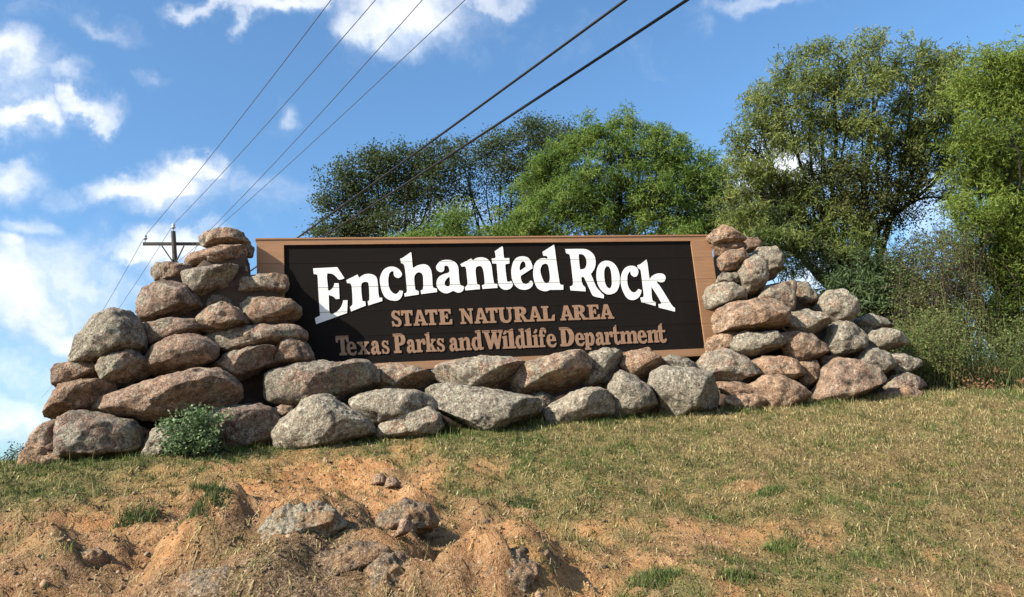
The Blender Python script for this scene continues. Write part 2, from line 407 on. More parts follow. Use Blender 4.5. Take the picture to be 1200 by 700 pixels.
soil = mix(t, mrange(t, nD, .60, .70, 0, .6), soil, (.55, .42, .28))
soil = mix(t, mrange(t, nD, .40, .30, 0, .6), soil, (.11, .07, .04))
thatch = ramp(t, nC, [(0.3, (.09, .06, .028)), (0.5, (.22, .155, .068)), (0.7, (.34, .26, .12))])
thg = ramp(t, nC, [(0.3, (.04, .045, .018)), (0.5, (.11, .125, .04)), (0.7, (.20, .20, .08))])
th = mix(t, sepc.outputs[1], thatch, thg)
t.links.new(mix(t, mrange(t, sepc.outputs[0], .15, .75, 0, .85), soil, th), b.inputs['Base Color'])
b.inputs['Roughness'].default_value = 0.95; b.inputs['Specular IOR Level'].default_value = 0.1
bump(t, b, mth('ADD', mth('MULTIPLY', nC, .6, tree=t), mth('ADD', mth('MULTIPLY', nB, 1.2, tree=t), mth('MULTIPLY', nD, .3, tree=t), tree=t), tree=t), 1.0, 0.05)
M_GROUND = mt
go = mesh_obj('hillside', GP, gf, M_GROUND, smooth=True); tag(go, kind='structure')
cv, gv, _ = cover(AA.ravel(), SS.ravel())
gx, gy, gz = proj(GP)
G_GRV = np.array([[0]*13, [0]*13, [0]*13,
 [.1,.05,0,0,0,.1,0,0,0,0,0,0,0], [.35,.2,.2,.65,.8,.15,0,0,0,0,0,0,0],
 [.5,.35,.5,.9,1,.35,.35,0,0,0,0,0,0], [.6,.75,.95,1,1,.6,.55,.05,0,0,0,0,0]], float)
grv = np.clip(grid(G_GRV, gx, gy) + .7 * fbm(P2(AA.ravel() * 2.6 + 31, SS.ravel() * 2.6), 3), 0, 1)
ca = go.data.color_attributes.new('cover', 'FLOAT_COLOR', 'POINT')
ca.data.foreach_set('color', np.stack([cv, gv, grv, np.ones_like(cv)], 1).astype(np.float32).ravel())

# ------------------------------------------------------------------ the sign
u0, zt = sign_uv(300.6, 284.2, .02); u1, _ = sign_uv(833.0, 284.0, .02)
ztop = SH + 0.058; zbot = -0.085
u0 = float(u0); u1 = float(u1)
sgn = empty('park_sign', SO + SZ * zbot + SA * (SW / 2) - SN * .05, 'wide dark brown wooden sign with tan border reading Enchanted Rock', 'sign')
Minv = Matrix.Translation(sgn.location).inverted()
def sp(u, z, off): return SO + SA * u + SZ * z + SN * off
def sgn_child(o):
    o.parent = sgn; o.matrix_parent_inverse = Minv; return o
seam1 = sign_uv(345, 338, 0)[1]; seam1b = sign_uv(310, 310.6, .02)[1]
seam1 = (sign_uv(345, 338, 0)[1] + sign_uv(735, 329.5, 0)[1]) / 2
seam0 = (sign_uv(310, 310.6, .01)[1] + sign_uv(690, 303, 0)[1]) / 2
step = seam0 - seam1
seams = [seam0, seam1]
while seams[-1] - step > zbot + .12: seams.append(seams[-1] - step)
edges = [ztop] + seams + [zbot]
GAP = 0.0028
for k in range(len(edges) - 1):
    zh, zl = edges[k] - (GAP / 2 if k else 0), edges[k + 1] + (GAP / 2 if k < len(edges) - 2 else 0)
    mb = MB(); fm = []
    def bx(ua, ub, za, zb_, o0, o1, mi):
        n0 = len(mb.f); mb.box(sp((ua + ub) / 2, (za + zb_) / 2, (o0 + o1) / 2), SA * (ub - ua) / 2, SN * (o1 - o0) / 2, SZ * (zb_ - za) / 2); fm.extend([mi] * (len(mb.f) - n0))
    # the field is carved back 18 mm behind the border
    t_in = min(zh, SH); b_in = max(zl, 0.0)
    bx(0, SW, b_in, t_in, -0.075, 0.0, 0)
    bx(u0, 0, zl, zh, -0.075, 0.020, 1)
    bx(SW, u1, zl, zh, -0.075, 0.020, 1)
    if zh > SH: bx(0, SW, SH, zh, -0.075, 0.020, 1)
    if zl < 0: bx(0, SW, zl, 0, -0.075, 0.020, 1)
    o = mb.build('plank', M_BLACK, loc=sp(u0, zl, 0)); o.data.materials.append(M_TAN)
    o.data.polygons.foreach_set('material_index', fm)
    sgn_child(o)
for u in (0.6, 2.35, 4.1):
    mb = MB(); zg = 1.8 - SO[2]
    mb.box(sp(u, (ztop - .1 + zg) / 2, -.22), SA * .07, SN * .055, SZ * (ztop - .1 - zg) / 2)
    sgn_child(mb.build('post', M_POSTW, loc=sp(u, zg, -.135)))
mb = MB(); mb.box(sp((u0 + u1) / 2, ztop + .009, -.027), SA * ((u1 - u0) / 2 + .012), SN * .055, SZ * .008)
sgn_child(mb.build('cap_strip', M_TAN, loc=sp(u0, ztop, 0)))

def smooth_poly(pts, ang=48, n=4):
    pts = [np.array(p, float) for p in pts]; m_ = len(pts); cor = []
    for i in range(m_):
        a = pts[i] - pts[i - 1]; b_ = pts[(i + 1) % m_] - pts[i]
        c = (a @ b_) / (np.linalg.norm(a) * np.linalg.norm(b_) + 1e-9)
        cor.append(math.degrees(math.acos(max(-1, min(1, c)))) > ang)
    tan = []
    for i in range(m_):
        tan.append((pts[(i + 1) % m_] - pts[i - 1]) * .5)
    o = []
    for i in range(m_):
        p0, p1 = pts[i], pts[(i + 1) % m_]; j = (i + 1) % m_; d = p1 - p0; ln = np.linalg.norm(d)
        if cor[i] and cor[j]: o.append(p0); continue
        def tg(k):
            if cor[k]: return d
            tt = tan[k]; return tt / (np.linalg.norm(tt) + 1e-9) * ln
        t0, t1 = tg(i), tg(j)
        for q in range(n):
            s = q / n; h = s * s * (3 - 2 * s)
            o.append(p0 * (1 - h) + p1 * h + t0 * (s ** 3 - 2 * s ** 2 + s) + t1 * (s ** 3 - s ** 2))
    return o
def letter(loops_uv, depth, material):
    cu = bpy.data.curves.new('letter', 'CURVE'); cu.dimensions = '2D'; cu.fill_mode = 'BOTH'; cu.extrude = depth / 2
    for lp in loops_uv:
        s = cu.splines.new('POLY'); s.points.add(len(lp) - 1); s.use_cyclic_u = True
        for p, q in zip(s.points, lp): p.co = (q[0], q[1], 0, 1)
    tmp = bpy.data.objects.new('letter_tmp', cu); me = bpy.data.meshes.new_from_object(tmp)
    bpy.data.objects.remove(tmp); bpy.data.curves.remove(cu)
    zs = [v.co.y for v in me.vertices]; zlo, zhi = min(zs), max(zs)
    for sm in seams:                                 # the plank joint runs through the letter
        if zlo + .01 < sm < zhi - .01:
            bm = bmesh.new(); bm.from_mesh(me); b2 = bm.copy()
            bmesh.ops.bisect_plane(bm, geom=bm.verts[:] + bm.edges[:] + bm.faces[:], plane_co=(0, sm + .0025, 0), plane_no=(0, 1, 0), clear_inner=True)
            bmesh.ops.bisect_plane(b2, geom=b2.verts[:] + b2.edges[:] + b2.faces[:], plane_co=(0, sm - .0025, 0), plane_no=(0, 1, 0), clear_outer=True)
            tm = bpy.data.meshes.new('tmp'); b2.to_mesh(tm); bm.from_mesh(tm); bm.to_mesh(me); bm.free(); b2.free(); bpy.data.meshes.remove(tm)
    c = np.array([min(v.co.x for v in me.vertices), zlo])
    for v in me.vertices:
        p = SA * (v.co.x - c[0]) + SZ * (v.co.y - c[1]) + SN * (v.co.z)
        v.co = p
    me.materials.append(material)
    o = bpy.data.objects.new('letter', me); C.objects.link(o)
    o.location = tuple(sp(c[0], c[1], depth / 2 + .0015)); sgn_child(o)
    return o
TITLE = [
 (360, 310, [[(80,55),(410,38),(425,60),(510,190),(455,210),(432,208),(385,160),(340,130),(275,122),(270,180),(283,300),(285,355),(310,358),(345,325),(365,290),(370,258),(430,258),(435,320),(442,472),(390,472),(370,450),(330,430),(295,420),(298,520),(303,640),(320,675),(345,678),(400,650),(450,600),(480,540),(492,492),(552,490),(550,560),(545,665),(122,818),(105,735),(175,700),(165,560),(150,320),(140,150),(125,138),(90,132)]]),
 (360, 310, [[(535,215),(690,138),(700,165),(712,182),(740,160),(790,135),(850,130),(910,145),(950,185),(965,260),(975,400),(985,455),(1025,455),(1028,500),(835,562),(828,505),(850,490),(850,400),(838,260),(820,242),(780,240),(745,260),(738,300),(745,420),(755,500),(795,508),(800,565),(600,645),(583,585),(610,560),(620,540),(615,380),(605,290),(590,260),(545,255)]]),
 (440, 290, [[(60,440),(75,370),(110,310),(160,275),(225,263),(290,280),(335,315),(362,365),(350,400),(320,418),(285,415),(255,385),(248,330),(225,325),(195,350),(180,400),(175,450),(180,520),(200,580),(240,625),(280,640),(310,620),(330,590),(375,597),(370,640),(345,695),(300,728),(240,730),(180,715),(130,680),(95,620),(70,530)]]),
 (440, 290, [[(340,155),(370,145),(480,68),(490,75),(498,150),(510,280),(530,275),(570,250),(650,232),(710,245),(755,300),(772,380),(785,540),(800,555),(840,565),(842,612),(625,640),(620,590),(650,575),(655,500),(650,400),(635,360),(595,340),(560,355),(532,400),(533,480),(545,580),(590,600),(592,645),(400,675),(393,632),(420,620),(430,590),(422,480),(410,350),(395,250),(375,225),(350,215)]]),
 (500, 290, [[(130,270),(150,225),(195,185),(265,172),(340,180),(400,215),(430,270),(440,380),(450,480),(465,520),(500,530),(512,545),(500,585),(465,615),(420,620),(375,600),(350,600),(310,622),(265,630),(210,615),(160,570),(135,510),(145,440),(180,395),(240,365),(300,345),(312,320),(305,280),(285,255),(255,250),(240,270),(240,310),(215,335),(180,338),(145,315)],
             [(315,405),(320,500),(310,530),(285,535),(255,520),(245,490),(260,450),(285,420)]]),
 (500, 290, [[(462,230),(610,152),(620,170),(640,175),(670,150),(740,137),(810,150),(860,190),(885,250),(905,400),(920,490),(965,500),(968,555),(765,570),(758,520),(790,505),(795,480),(785,370),(768,290),(740,258),(705,257),(675,275),(668,320),(680,440),(690,505),(725,515),(728,572),(530,590),(525,545),(550,520),(560,490),(550,380),(540,290),(525,262),(480,265)]]),
 (560, 285, [[(190,212),(235,208),(245,185),(232,112),(270,85),(330,45),(342,60),(355,190),(365,208),(430,205),(432,280),(380,288),(375,310),(385,430),(400,525),(425,530),(455,518),(480,555),(470,595),(430,630),(375,640),(325,622),(285,570),(270,430),(258,290),(245,282),(200,280)]]),
 (590, 285, [[(108,400),(118,310),(150,230),(200,192),(265,182),(325,195),(365,235),(395,310),(397,345),(235,450),(238,490),(260,540),(300,560),(335,550),(360,525),(375,510),(408,545),(390,590),(350,625),(290,640),(220,628),(160,580),(122,500)],
             [(225,380),(220,340),(235,280),(265,248),(290,260),(305,300),(305,325)]]),
 (590, 285, [[(535,120),(690,22),(700,70),(720,220),(750,430),(770,550),(785,572),(818,572),(818,638),(670,640),(640,640),(590,658),(540,655),(480,630),(440,570),(414,480),(408,400),(420,310),(460,240),(510,212),(570,208),(600,218),(605,195),(590,178),(545,175)],
             [(510,340),(535,295),(575,280),(610,300),(625,360),(637,470),(625,530),(590,552),(555,530),(520,450),(505,390)]]),
 (655, 290, [[(90,25),(300,22),(380,30),(440,65),(485,120),(502,200),(490,280),(460,335),(435,365),(460,420),(510,540),(560,600),(595,638),(616,655),(612,700),(480,670),(455,645),(420,570),(370,460),(345,415),(325,402),(305,415),(310,460),(330,520),(360,550),(365,603),(160,590),(152,535),(185,520),(195,490),(185,380),(165,200),(150,110),(135,95),(98,80)],
             [(270,95),(320,97),(360,130),(380,190),(375,250),(350,290),(290,305),(282,250),(272,150)]]),
 (655, 290, [[(514,390),(522,300),(560,220),(610,190),(660,183),(730,205),(785,260),(820,340),(832,440),(820,540),(780,610),(720,640),(660,643),(605,612),(555,550),(524,470)],
             [(618,370),(625,300),(650,258),(685,265),(710,310),(722,400),(725,500),(710,550),(690,563),(660,545),(630,480)]]),
 (705, 305, [[(262,280),(275,190),(310,120),(360,85),(420,78),(470,95),(500,140),(498,190),(475,225),(440,230),(405,200),(395,155),(380,160),(355,210),(350,280),(360,350),(390,410),(430,440),(465,435),(490,410),(505,395),(545,410),(540,450),(510,505),(460,540),(400,545),(350,520),(305,450),(275,370)]]),
 (705, 305, [[(490,70),(530,55),(612,-8),(625,40),(640,150),(655,265),(690,220),(740,190),(800,182),(850,195),(875,240),(860,290),(820,305),(780,295),(755,290),(760,310),(800,360),(900,520),(970,630),(1003,655),(1003,705),(785,650),(780,600),(805,600),(820,590),(790,530),(700,390),(680,365),(680,400),(690,530),(705,560),(740,575),(738,628),(545,575),(533,512),(575,505),(578,480),(560,330),(540,160),(525,125),(500,115)]]),
]
for ox, oy, loops in TITLE:
    letter([[sign_uv(ox + p[0] / 11.667, oy + p[1] / 11.667, .005) for p in smooth_poly(lp)] for lp in loops], 0.005, M_WHITE)

GL = {
 'S': [[(8,0),(8,34),(20,34),(34,14),(56,10),(66,20),(62,33),(20,52),(8,70),(14,90),(34,101),(58,99),(70,94),(76,100),(86,100),(86,68),(74,68),(62,84),(46,88),(36,80),(40,70),(76,52),(94,32),(88,10),(66,-2),(40,-2),(26,4),(20,0)]],
 'T': [[(0,100),(100,100),(100,66),(86,66),(78,82),(66,82),(66,14),(80,12),(80,0),(20,0),(20,12),(34,14),(34,82),(22,82),(14,66),(0,66)]],
 'A': [[(0,0),(0,12),(9,14),(36,100),(62,100),(90,14),(100,12),(100,0),(56,0),(56,12),(64,14),(61,26),(34,26),(31,14),(40,12),(40,0)], [(38,40),(58,40),(48,72)]],
 'E': [[(0,0),(0,12),(12,14),(12,86),(0,88),(0,100),(92,100),(92,68),(80,68),(70,86),(44,86),(44,58),(52,58),(58,70),(68,70),(68,36),(58,36),(52,46),(44,46),(44,14),(72,14),(84,34),(98,34),(94,0)]],
 'N': [[(0,0),(0,12),(12,14),(12,86),(0,88),(0,100),(34,100),(74,40),(74,86),(62,88),(62,100),(100,100),(100,88),(88,86),(88,0),(70,0),(28,62),(28,14),(40,12),(40,0)]],
 'U': [[(0,100),(46,100),(46,88),(36,86),(36,30),(46,14),(60,14),(72,30),(72,86),(62,88),(62,100),(100,100),(100,88),(88,86),(88,26),(72,2),(44,-3),(18,8),(10,30),(10,86),(0,88)]],
 'R': [[(0,0),(0,12),(10,14),(10,86),(0,88),(0,100),(58,100),(80,92),(86,74),(80,56),(64,48),(84,14),(100,12),(100,0),(66,0),(44,42),(40,42),(40,14),(50,12),(50,0)], [(40,56),(50,58),(57,72),(50,86),(40,86)]],
 'L': [[(0,0),(0,12),(12,14),(12,86),(0,88),(0,100),(56,100),(56,88),(44,86),(44,14),(72,14),(84,40),(100,44),(94,0)]],
 'P': [[(0,0),(0,12),(12,14),(12,86),(0,88),(0,100),(64,100),(88,90),(96,70),(88,50),(66,40),(44,38),(44,14),(58,12),(58,0)], [(44,52),(56,54),(64,70),(56,86),(44,86)]],
 'W': [[(0,100),(36,100),(36,88),(28,86),(38,44),(50,86),(44,88),(44,100),(74,100),(74,88),(66,86),(72,46),(84,84),(76,88),(76,100),(100,100),(100,88),(94,86),(76,0),(62,0),(52,40),(40,0),(26,0),(8,86),(0,88)]],
 'D': [[(0,0),(0,12),(10,14),(10,86),(0,88),(0,100),(52,100),(82,86),(97,52),(84,16),(54,0)], [(40,14),(52,16),(66,50),(52,84),(40,86)]],
 'e': [[(96,30),(36,30),(38,16),(54,10),(74,14),(92,22),(97,14),(78,-1),(48,-3),(18,6),(2,32),(14,58),(44,69),(76,62),(92,46)], [(36,40),(62,40),(60,54),(48,59),(38,52)]],
 'x': [[(0,66),(46,66),(46,56),(40,55),(52,44),(62,55),(56,56),(56,66),(96,66),(96,56),(86,55),(64,34),(88,11),(98,10),(98,0),(52,0),(52,10),(58,11),(46,24),(34,11),(40,10),(40,0),(2,0),(2,10),(12,11),(36,33),(12,55),(0,56)]],
 'a': [[(8,50),(16,62),(44,69),(72,62),(80,46),(80,14),(90,10),(100,14),(98,2),(80,-3),(60,0),(52,8),(38,-2),(16,-2),(2,10),(4,26),(24,38),(50,42),(48,54),(40,56),(36,44),(20,40)], [(50,32),(50,16),(38,12),(32,20),(38,28)]],
 'r': [[(0,0),(0,10),(10,11),(10,55),(0,56),(0,66),(44,67),(46,56),(64,68),(88,68),(98,54),(94,40),(76,36),(66,44),(68,52),(56,50),(46,38),(46,11),(60,10),(60,0)]],
 'k': [[(0,0),(0,10),(10,11),(10,84),(0,86),(0,94),(38,102),(42,100),(42,38),(60,52),(54,56),(54,66),(96,66),(96,56),(86,55),(64,40),(88,11),(100,10),(100,0),(54,0),(54,10),(60,11),(46,28),(42,26),(42,11),(50,10),(50,0)]],
 'n': [[(0,0),(0,10),(8,11),(8,54),(0,56),(0,64),(34,68),(37,58),(54,68),(74,67),(88,56),(90,11),(100,10),(100,0),(56,0),(56,10),(62,11),(62,48),(54,54),(44,50),(38,42),(38,11),(44,10),(44,0)]],
 'd': [[(40,100),(78,103),(84,100),(84,14),(100,12),(100,2),(66,-3),(60,6),(44,-3),(18,2),(2,30),(14,60),(42,69),(56,62),(56,86),(40,90)], [(54,50),(44,56),(36,48),(32,32),(38,14),(50,12),(54,18)]],
 'i': [[(0,0),(0,10),(18,11),(18,54),(0,56),(0,64),(72,68),(80,66),(80,11),(100,10),(100,0)], [(20,78),(64,97),(90,93),(82,82),(40,74)]],
 'l': [[(0,0),(0,10),(18,11),(18,84),(0,86),(0,94),(70,104),(78,100),(78,11),(100,10),(100,0)]],
 'f': [[(0,0),(0,10),(14,11),(14,55),(2,56),(2,66),(14,66),(16,84),(34,100),(66,103),(92,96),(98,82),(86,72),(72,78),(66,88),(52,84),(50,66),(76,66),(76,55),(50,55),(50,11),(70,10),(70,0)]],
 'p': [[(0,-24),(0,-14),(10,-13),(10,54),(0,56),(0,64),(36,68),(40,60),(56,69),(82,62),(97,36),(84,6),(58,-3),(42,4),(42,-13),(56,-14),(56,-24)], [(42,48),(52,54),(62,46),(64,30),(58,14),(48,10),(42,16)]],
 't': [[(0,54),(0,66),(14,67),(18,90),(50,104),(56,100),(54,66),(86,66),(86,54),(54,54),(54,18),(64,12),(90,22),(100,12),(76,-2),(44,-3),(22,8),(18,30),(18,54)]],
 'm': [[(0,0),(0,10),(6,11),(6,54),(0,56),(0,64),(22,68),(25,58),(38,68),(52,66),(58,57),(70,68),(84,66),(94,56),(95,11),(100,10),(100,0),(72,0),(72,10),(76,11),(75,48),(68,54),(61,46),(61,11),(66,10),(66,0),(38,0),(38,10),(42,11),(42,48),(36,54),(27,44),(27,11),(32,10),(32,0)]],
}
GL['s'] = [[(x, y * .67) for x, y in GL['S'][0]]]
LINE1 = [('S',458,471),('T',470.5,484),('A',484,500.5),('T',499,513),('E',514,530),('N',539,555),('A',555.5,572),('T',570,583.5),('U',584,601),('R',602,619.5),('A',619.5,635),('L',635,650),('A',656,672.5),('R',671.5,688),('E',688.8,703),('A',703,719)]
LINE2 = [('T',394,409),('e',405.5,418),('x',418.5,433),('a',434,446),('s',446.5,456.5),('P',461,476),('a',476,487.5),('r',487.5,499),('k',498.5,511),('s',511,521.5),('a',526,537.5),('n',537.5,552),('d',552,566),('W',566,590),('i',588.5,595.5),('l',595,604),('d',603.5,616.5),('l',616,624.5),('i',624.5,631),('f',631.5,641),('e',640,652),('D',656,673.5),('e',673.5,685),('p',684.5,697),('a',697.5,709),('r',708.5,718.5),('t',718,727),('m',726.5,747),('e',746.5,758),('n',758.5,772),('t',770.5,781)]
def line_text(items, base, top, lean):
    for ch, xa, xb in items:
        loops = []
        for lp in GL[ch]:
            q = []
            for x, y in smooth_poly(lp, 50, 3):
                px = xa + (xb - xa) * x / 100
                yb = base(px); yt = top(px); py = yb + (yt - yb) * y / 100
                q.append(sign_uv(px - lean * (y / 100 - .5), py, .006))
            loops.append(q)
        letter(loops, 0.006, M_TEXT)
line_text(LINE1, lambda x: 382.4 - .0352 * (x - 470), lambda x: 364.0 - .030 * (x - 470), 2.0)
line_text(LINE2, lambda x: 416.6 - .0408 * (x - 400), lambda x: 393.8 - .0378 * (x - 400), 2.0)
#SPLIT1
# ------------------------------------------------------------------ boulders
def ico(sub):
    bm = bmesh.new(); bmesh.ops.create_icosphere(bm, subdivisions=sub, radius=1)
    v = np.array([p.co[:] for p in bm.verts]); f = np.array([[q.index for q in p.verts] for p in bm.faces]); bm.free(); return v, f
ICO = {k: ico(k) for k in (2, 3, 4, 5, 6)}
def rock_mesh(poly, zc, thick, seed, sub=5, facets=5, rough=1.0, power=2.5, chip=(), grow=1.085):
    """A closed boulder whose face towards the road has the given outline; zc = distance along the optical axis."""
    r_ = np.random.default_rng(seed)
    poly = np.array(poly, float)
    x, y = poly[:, 0], poly[:, 1]; x2, y2 = np.roll(x, -1), np.roll(y, -1)
    cr2 = x * y2 - x2 * y; A = cr2.sum() / 2
    c = np.array([((x + x2) * cr2).sum(), ((y + y2) * cr2).sum()]) / (6 * A)
    q = (poly - c) * np.array([1, -1]) * zc / FPX * grow           # metres, up positive
    k = 256; th = np.arange(k) / k * 2 * np.pi - np.pi
    rad = np.zeros(k)
    for i in range(len(q)):
        a, b_ = q[i], q[(i + 1) % len(q)]
        e = b_ - a; dx, dy = np.cos(th), np.sin(th)
        den = dx * e[1] - dy * e[0]; den = np.where(abs(den) < 1e-9, 1e-9, den)
        t = (a[0] * e[1] - a[1] * e[0]) / den; s = (a[0] * dy - a[1] * dx) / den
        ok = (t > 0) & (s >= -1e-6) & (s <= 1 + 1e-6); rad = np.where(ok & (t > rad), t, rad)
    ker = np.exp(-np.linspace(-2, 2, 9) ** 2); ker /= ker.sum()
    rad = np.convolve(np.concatenate([rad[-4:], rad, rad[:4]]), ker, 'valid')
    v, f = ICO[sub]
    a, b_, cc = v[:, 0], v[:, 1], v[:, 2]
    rxy = np.hypot(a, b_); nrm = (rxy ** power + np.abs(cc) ** power) ** (1 / power)
    rr, dz = rxy / nrm, cc / nrm
    ang = np.arctan2(b_, a); fi = (ang + np.pi) / (2 * np.pi) * k; i0 = np.floor(fi).astype(int) % k; w = fi - np.floor(fi)
    rd = rad[i0] * (1 - w) + rad[(i0 + 1) % k] * w
    size = q.max(0) - q.min(0); mn = min(size); T = thick if thick else 0.46 * (mn * .75 + .25 * max(size))
    P = np.stack([rr * rd * np.cos(ang), rr * rd * np.sin(ang), dz * T], 1)
    # broken faces: planes that cut the front of the boulder
    def cut(n, h, soft=.92):
        nonlocal P
        n = np.array(n, float); n /= np.linalg.norm(n); d = P @ n; H = d.max() * h
        e = np.maximum(0, d - H); P = P - np.outer(e * soft, n)
    for _ in range(facets):
        phi = r_.uniform(0, 2 * np.pi); tz = r_.uniform(.45, 1.6)
        cut((math.cos(phi), math.sin(phi), tz), r_.uniform(.72, .93))
    if facets > 2: cut((r_.uniform(.1, .6), -1.0, r_.uniform(.3, .6)), r_.uniform(.5, .72))      # underside falls away
    for n, h in chip: cut(n, h)
    S = max(mn, .12); off = r_.uniform(0, 100, 3)
    nr = P / (np.linalg.norm(P / np.array([size[0] / 2, size[1] / 2, T]) + 1e-9, axis=1)[:, None] + 1e-9); nr /= np.linalg.norm(nr, axis=1)[:, None] + 1e-9
    amp = .07 * S * fbm(P / S * 1.7 + off, 3) + rough * (.020 * fbm(P / .11 + off, 3) - .016 * np.abs(fbm(P / .17 + off + 9, 3))) + rough * .006 * fbm(P / .03 + off, 2)
    P = P + nr * amp[:, None]
    ctr = at(c[0], c[1], zc)
    Wd = ctr + np.outer(P[:, 0], R) + np.outer(P[:, 1], U) + np.outer(P[:, 2], -F)
    return Wd, f, ctr
GB = 'boulders stacked around the sign'
def boulder(label, poly, off, col, thick=None, chip=(), facets=4, seed=None, sub=None, power=2.9, rough=1.25, grp=GB, name='boulder', cat='boulder'):
    seed = seed if seed is not None else int(sum(p[0] * 7 + p[1] * 13 for p in poly)) % 99991
    p = np.array(poly, float); c = p.mean(0); zc = sign_zc(c[0], c[1], off)
    w = (p.max(0) - p.min(0)).max()
    sub = sub or (6 if w > 110 else 5 if w > 34 else 4)
    V, f, ctr = rock_mesh(poly, zc, thick, seed, sub, facets, rough, power, chip)
    o = mesh_obj(name, V, f, M_ROCK, smooth=True, loc=ctr)
    o.color = (*col, 1)
    tag(o, label, cat, grp); return o
# colour = (warmth, lichen, brightness)
BR = (.42, .42, .5); BRD = (.4, .3, .42); GR = (.2, .75, .52); PK = (.75, .3, .58); OR = (1.0, .2, .62); WH = (.4, .98, .66); TN = (.5, .5, .58); DG = (.05, .6, .34)
RIGHTCUT = ((1, -.15, .75), .55); LOWR = ((.55, -.8, .55), .5)
# ---- left pile, top to bottom
boulder('flat capstone on the very top of the left rock pile', [(235.5,278.6),(243,273),(259,267),(270,267),(282,273),(288,284),(286,288),(272,289),(254,291),(244,292),(238,288)], .13, TN)
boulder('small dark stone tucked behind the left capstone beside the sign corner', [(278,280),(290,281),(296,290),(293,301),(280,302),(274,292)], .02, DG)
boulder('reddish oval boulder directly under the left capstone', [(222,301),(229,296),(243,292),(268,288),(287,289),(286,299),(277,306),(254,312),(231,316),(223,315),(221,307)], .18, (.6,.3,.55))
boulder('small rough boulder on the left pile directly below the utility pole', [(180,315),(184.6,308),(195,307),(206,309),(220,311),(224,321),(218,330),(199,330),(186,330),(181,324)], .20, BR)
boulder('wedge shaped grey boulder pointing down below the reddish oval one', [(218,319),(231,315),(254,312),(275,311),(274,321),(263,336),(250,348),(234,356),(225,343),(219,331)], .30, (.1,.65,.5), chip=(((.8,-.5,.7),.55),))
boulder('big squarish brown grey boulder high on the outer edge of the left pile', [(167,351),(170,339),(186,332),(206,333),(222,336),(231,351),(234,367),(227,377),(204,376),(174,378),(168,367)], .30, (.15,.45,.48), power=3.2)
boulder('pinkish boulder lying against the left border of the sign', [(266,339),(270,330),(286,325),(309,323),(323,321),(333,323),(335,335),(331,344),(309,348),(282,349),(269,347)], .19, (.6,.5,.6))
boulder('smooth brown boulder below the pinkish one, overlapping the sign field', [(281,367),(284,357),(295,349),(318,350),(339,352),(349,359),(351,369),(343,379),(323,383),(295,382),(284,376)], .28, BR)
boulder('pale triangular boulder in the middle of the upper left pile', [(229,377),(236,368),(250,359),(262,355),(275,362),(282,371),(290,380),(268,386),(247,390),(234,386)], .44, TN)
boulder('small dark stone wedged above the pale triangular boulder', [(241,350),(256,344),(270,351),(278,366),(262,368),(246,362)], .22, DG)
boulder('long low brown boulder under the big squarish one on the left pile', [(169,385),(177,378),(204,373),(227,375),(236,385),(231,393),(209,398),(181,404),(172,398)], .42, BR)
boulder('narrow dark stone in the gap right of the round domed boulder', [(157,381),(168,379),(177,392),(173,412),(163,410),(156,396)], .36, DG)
boulder('long flat pinkish slab reaching to the sign field above the knobbly boulder', [(235,397),(261,386),(293,382),(330,381),(348,383),(356,392),(356,404),(340,408),(289,412),(250,411)], .36, (.45,.5,.55))
boulder('fat oval brown boulder above the long slab on the left pile', [(170,420),(178,408),(196,397),(221,393),(239,397),(252,406),(250,420),(230,432),(203,440),(185,440),(174,431)], .56, BR)
boulder('tilted brown boulder left of the knobbly dark one near the sign corner', [(246,431),(266,416),(289,408),(311,406),(321,409),(315,429),(297,442),(268,447),(253,440)], .52, (.3,.5,.47), chip=(((.8,-.3,.8),.5),))
boulder('knobbly dark boulder at the lower left corner of the sign field', [(314,429),(318,416),(330,401),(342,395),(357,403),(366,415),(366,429),(348,433),(318,434)], .42, BRD)
boulder('round domed grey green boulder standing on the left shoulder of the pile', [(87,420),(92,402),(100,388),(111,371),(130,364),(146,366),(158,377),(165,392),(167,415),(148,416),(123,420),(105,425),(91,425)], .52, (.0,.72,.5), power=2.7, facets=3)
boulder('blocky tan stone under the round domed boulder', [(119,431),(122,420),(139,412),(157,412),(170,424),(180,438),(166,445),(148,453),(134,460),(126,451)], .58, (.45,.55,.58), chip=(((.8,-.6,.5),.6),))
boulder('small square stone on the left outer edge below the round domed boulder', [(66,431),(70,427),(89,424),(109,421),(115,436),(111,446),(89,449),(68,453)], .48, (.5,.4,.55), power=3.5)
boulder('angular reddish boulder at the left outer edge beside the long slab', [(62,459),(68,451),(95,446),(118,444),(131,457),(122,471),(102,483),(77,487),(58,495),(59,475)], .58, (.6,.2,.52), chip=(((.75,-.45,.7),.55),))
boulder('very long sloping slab across the left pile above the green plant', [(104,480),(111,470),(146,458),(180,446),(226,434),(249,435),(262,443),(276,458),(275,470),(258,481),(220,487),(170,490),(130,493),(110,489)], .68, (.5,.35,.54), chip=(((.6,-.6,.9),.62),))
boulder('large dark faced boulder at the left foot of the pile', [(58,502),(68,490),(89,484),(111,488),(148,496),(158,507),(161,524),(148,532),(121,540),(89,545),(69,541),(61,522)], .80, (.25,.55,.47), chip=(((.45,.1,1),.62), ((-1,.1,.5),.75)))
boulder('cracked tan boulder at the far left end of the pile', [(35,519),(43,505),(57,494),(68,497),(72,516),(78,537),(61,537),(40,525)], .70, (.6,.35,.6))
boulder('smooth orange tan stone half buried at the far left end', [(24,545),(29,530),(38,522),(61,532),(75,543),(56,553),(27,549)], .86, (.9,.05,.66), facets=2)
boulder('pale lichen covered boulder left of the green plant', [(157,536),(168,515),(185,502),(198,499),(228,500),(228,534),(180,541)], .84, WH)
boulder('small tan stone in the dark gap left of the pale lichen covered boulder', [(154,505),(163,500),(173,505),(174,514),(163,518),(155,514)], .66, OR)
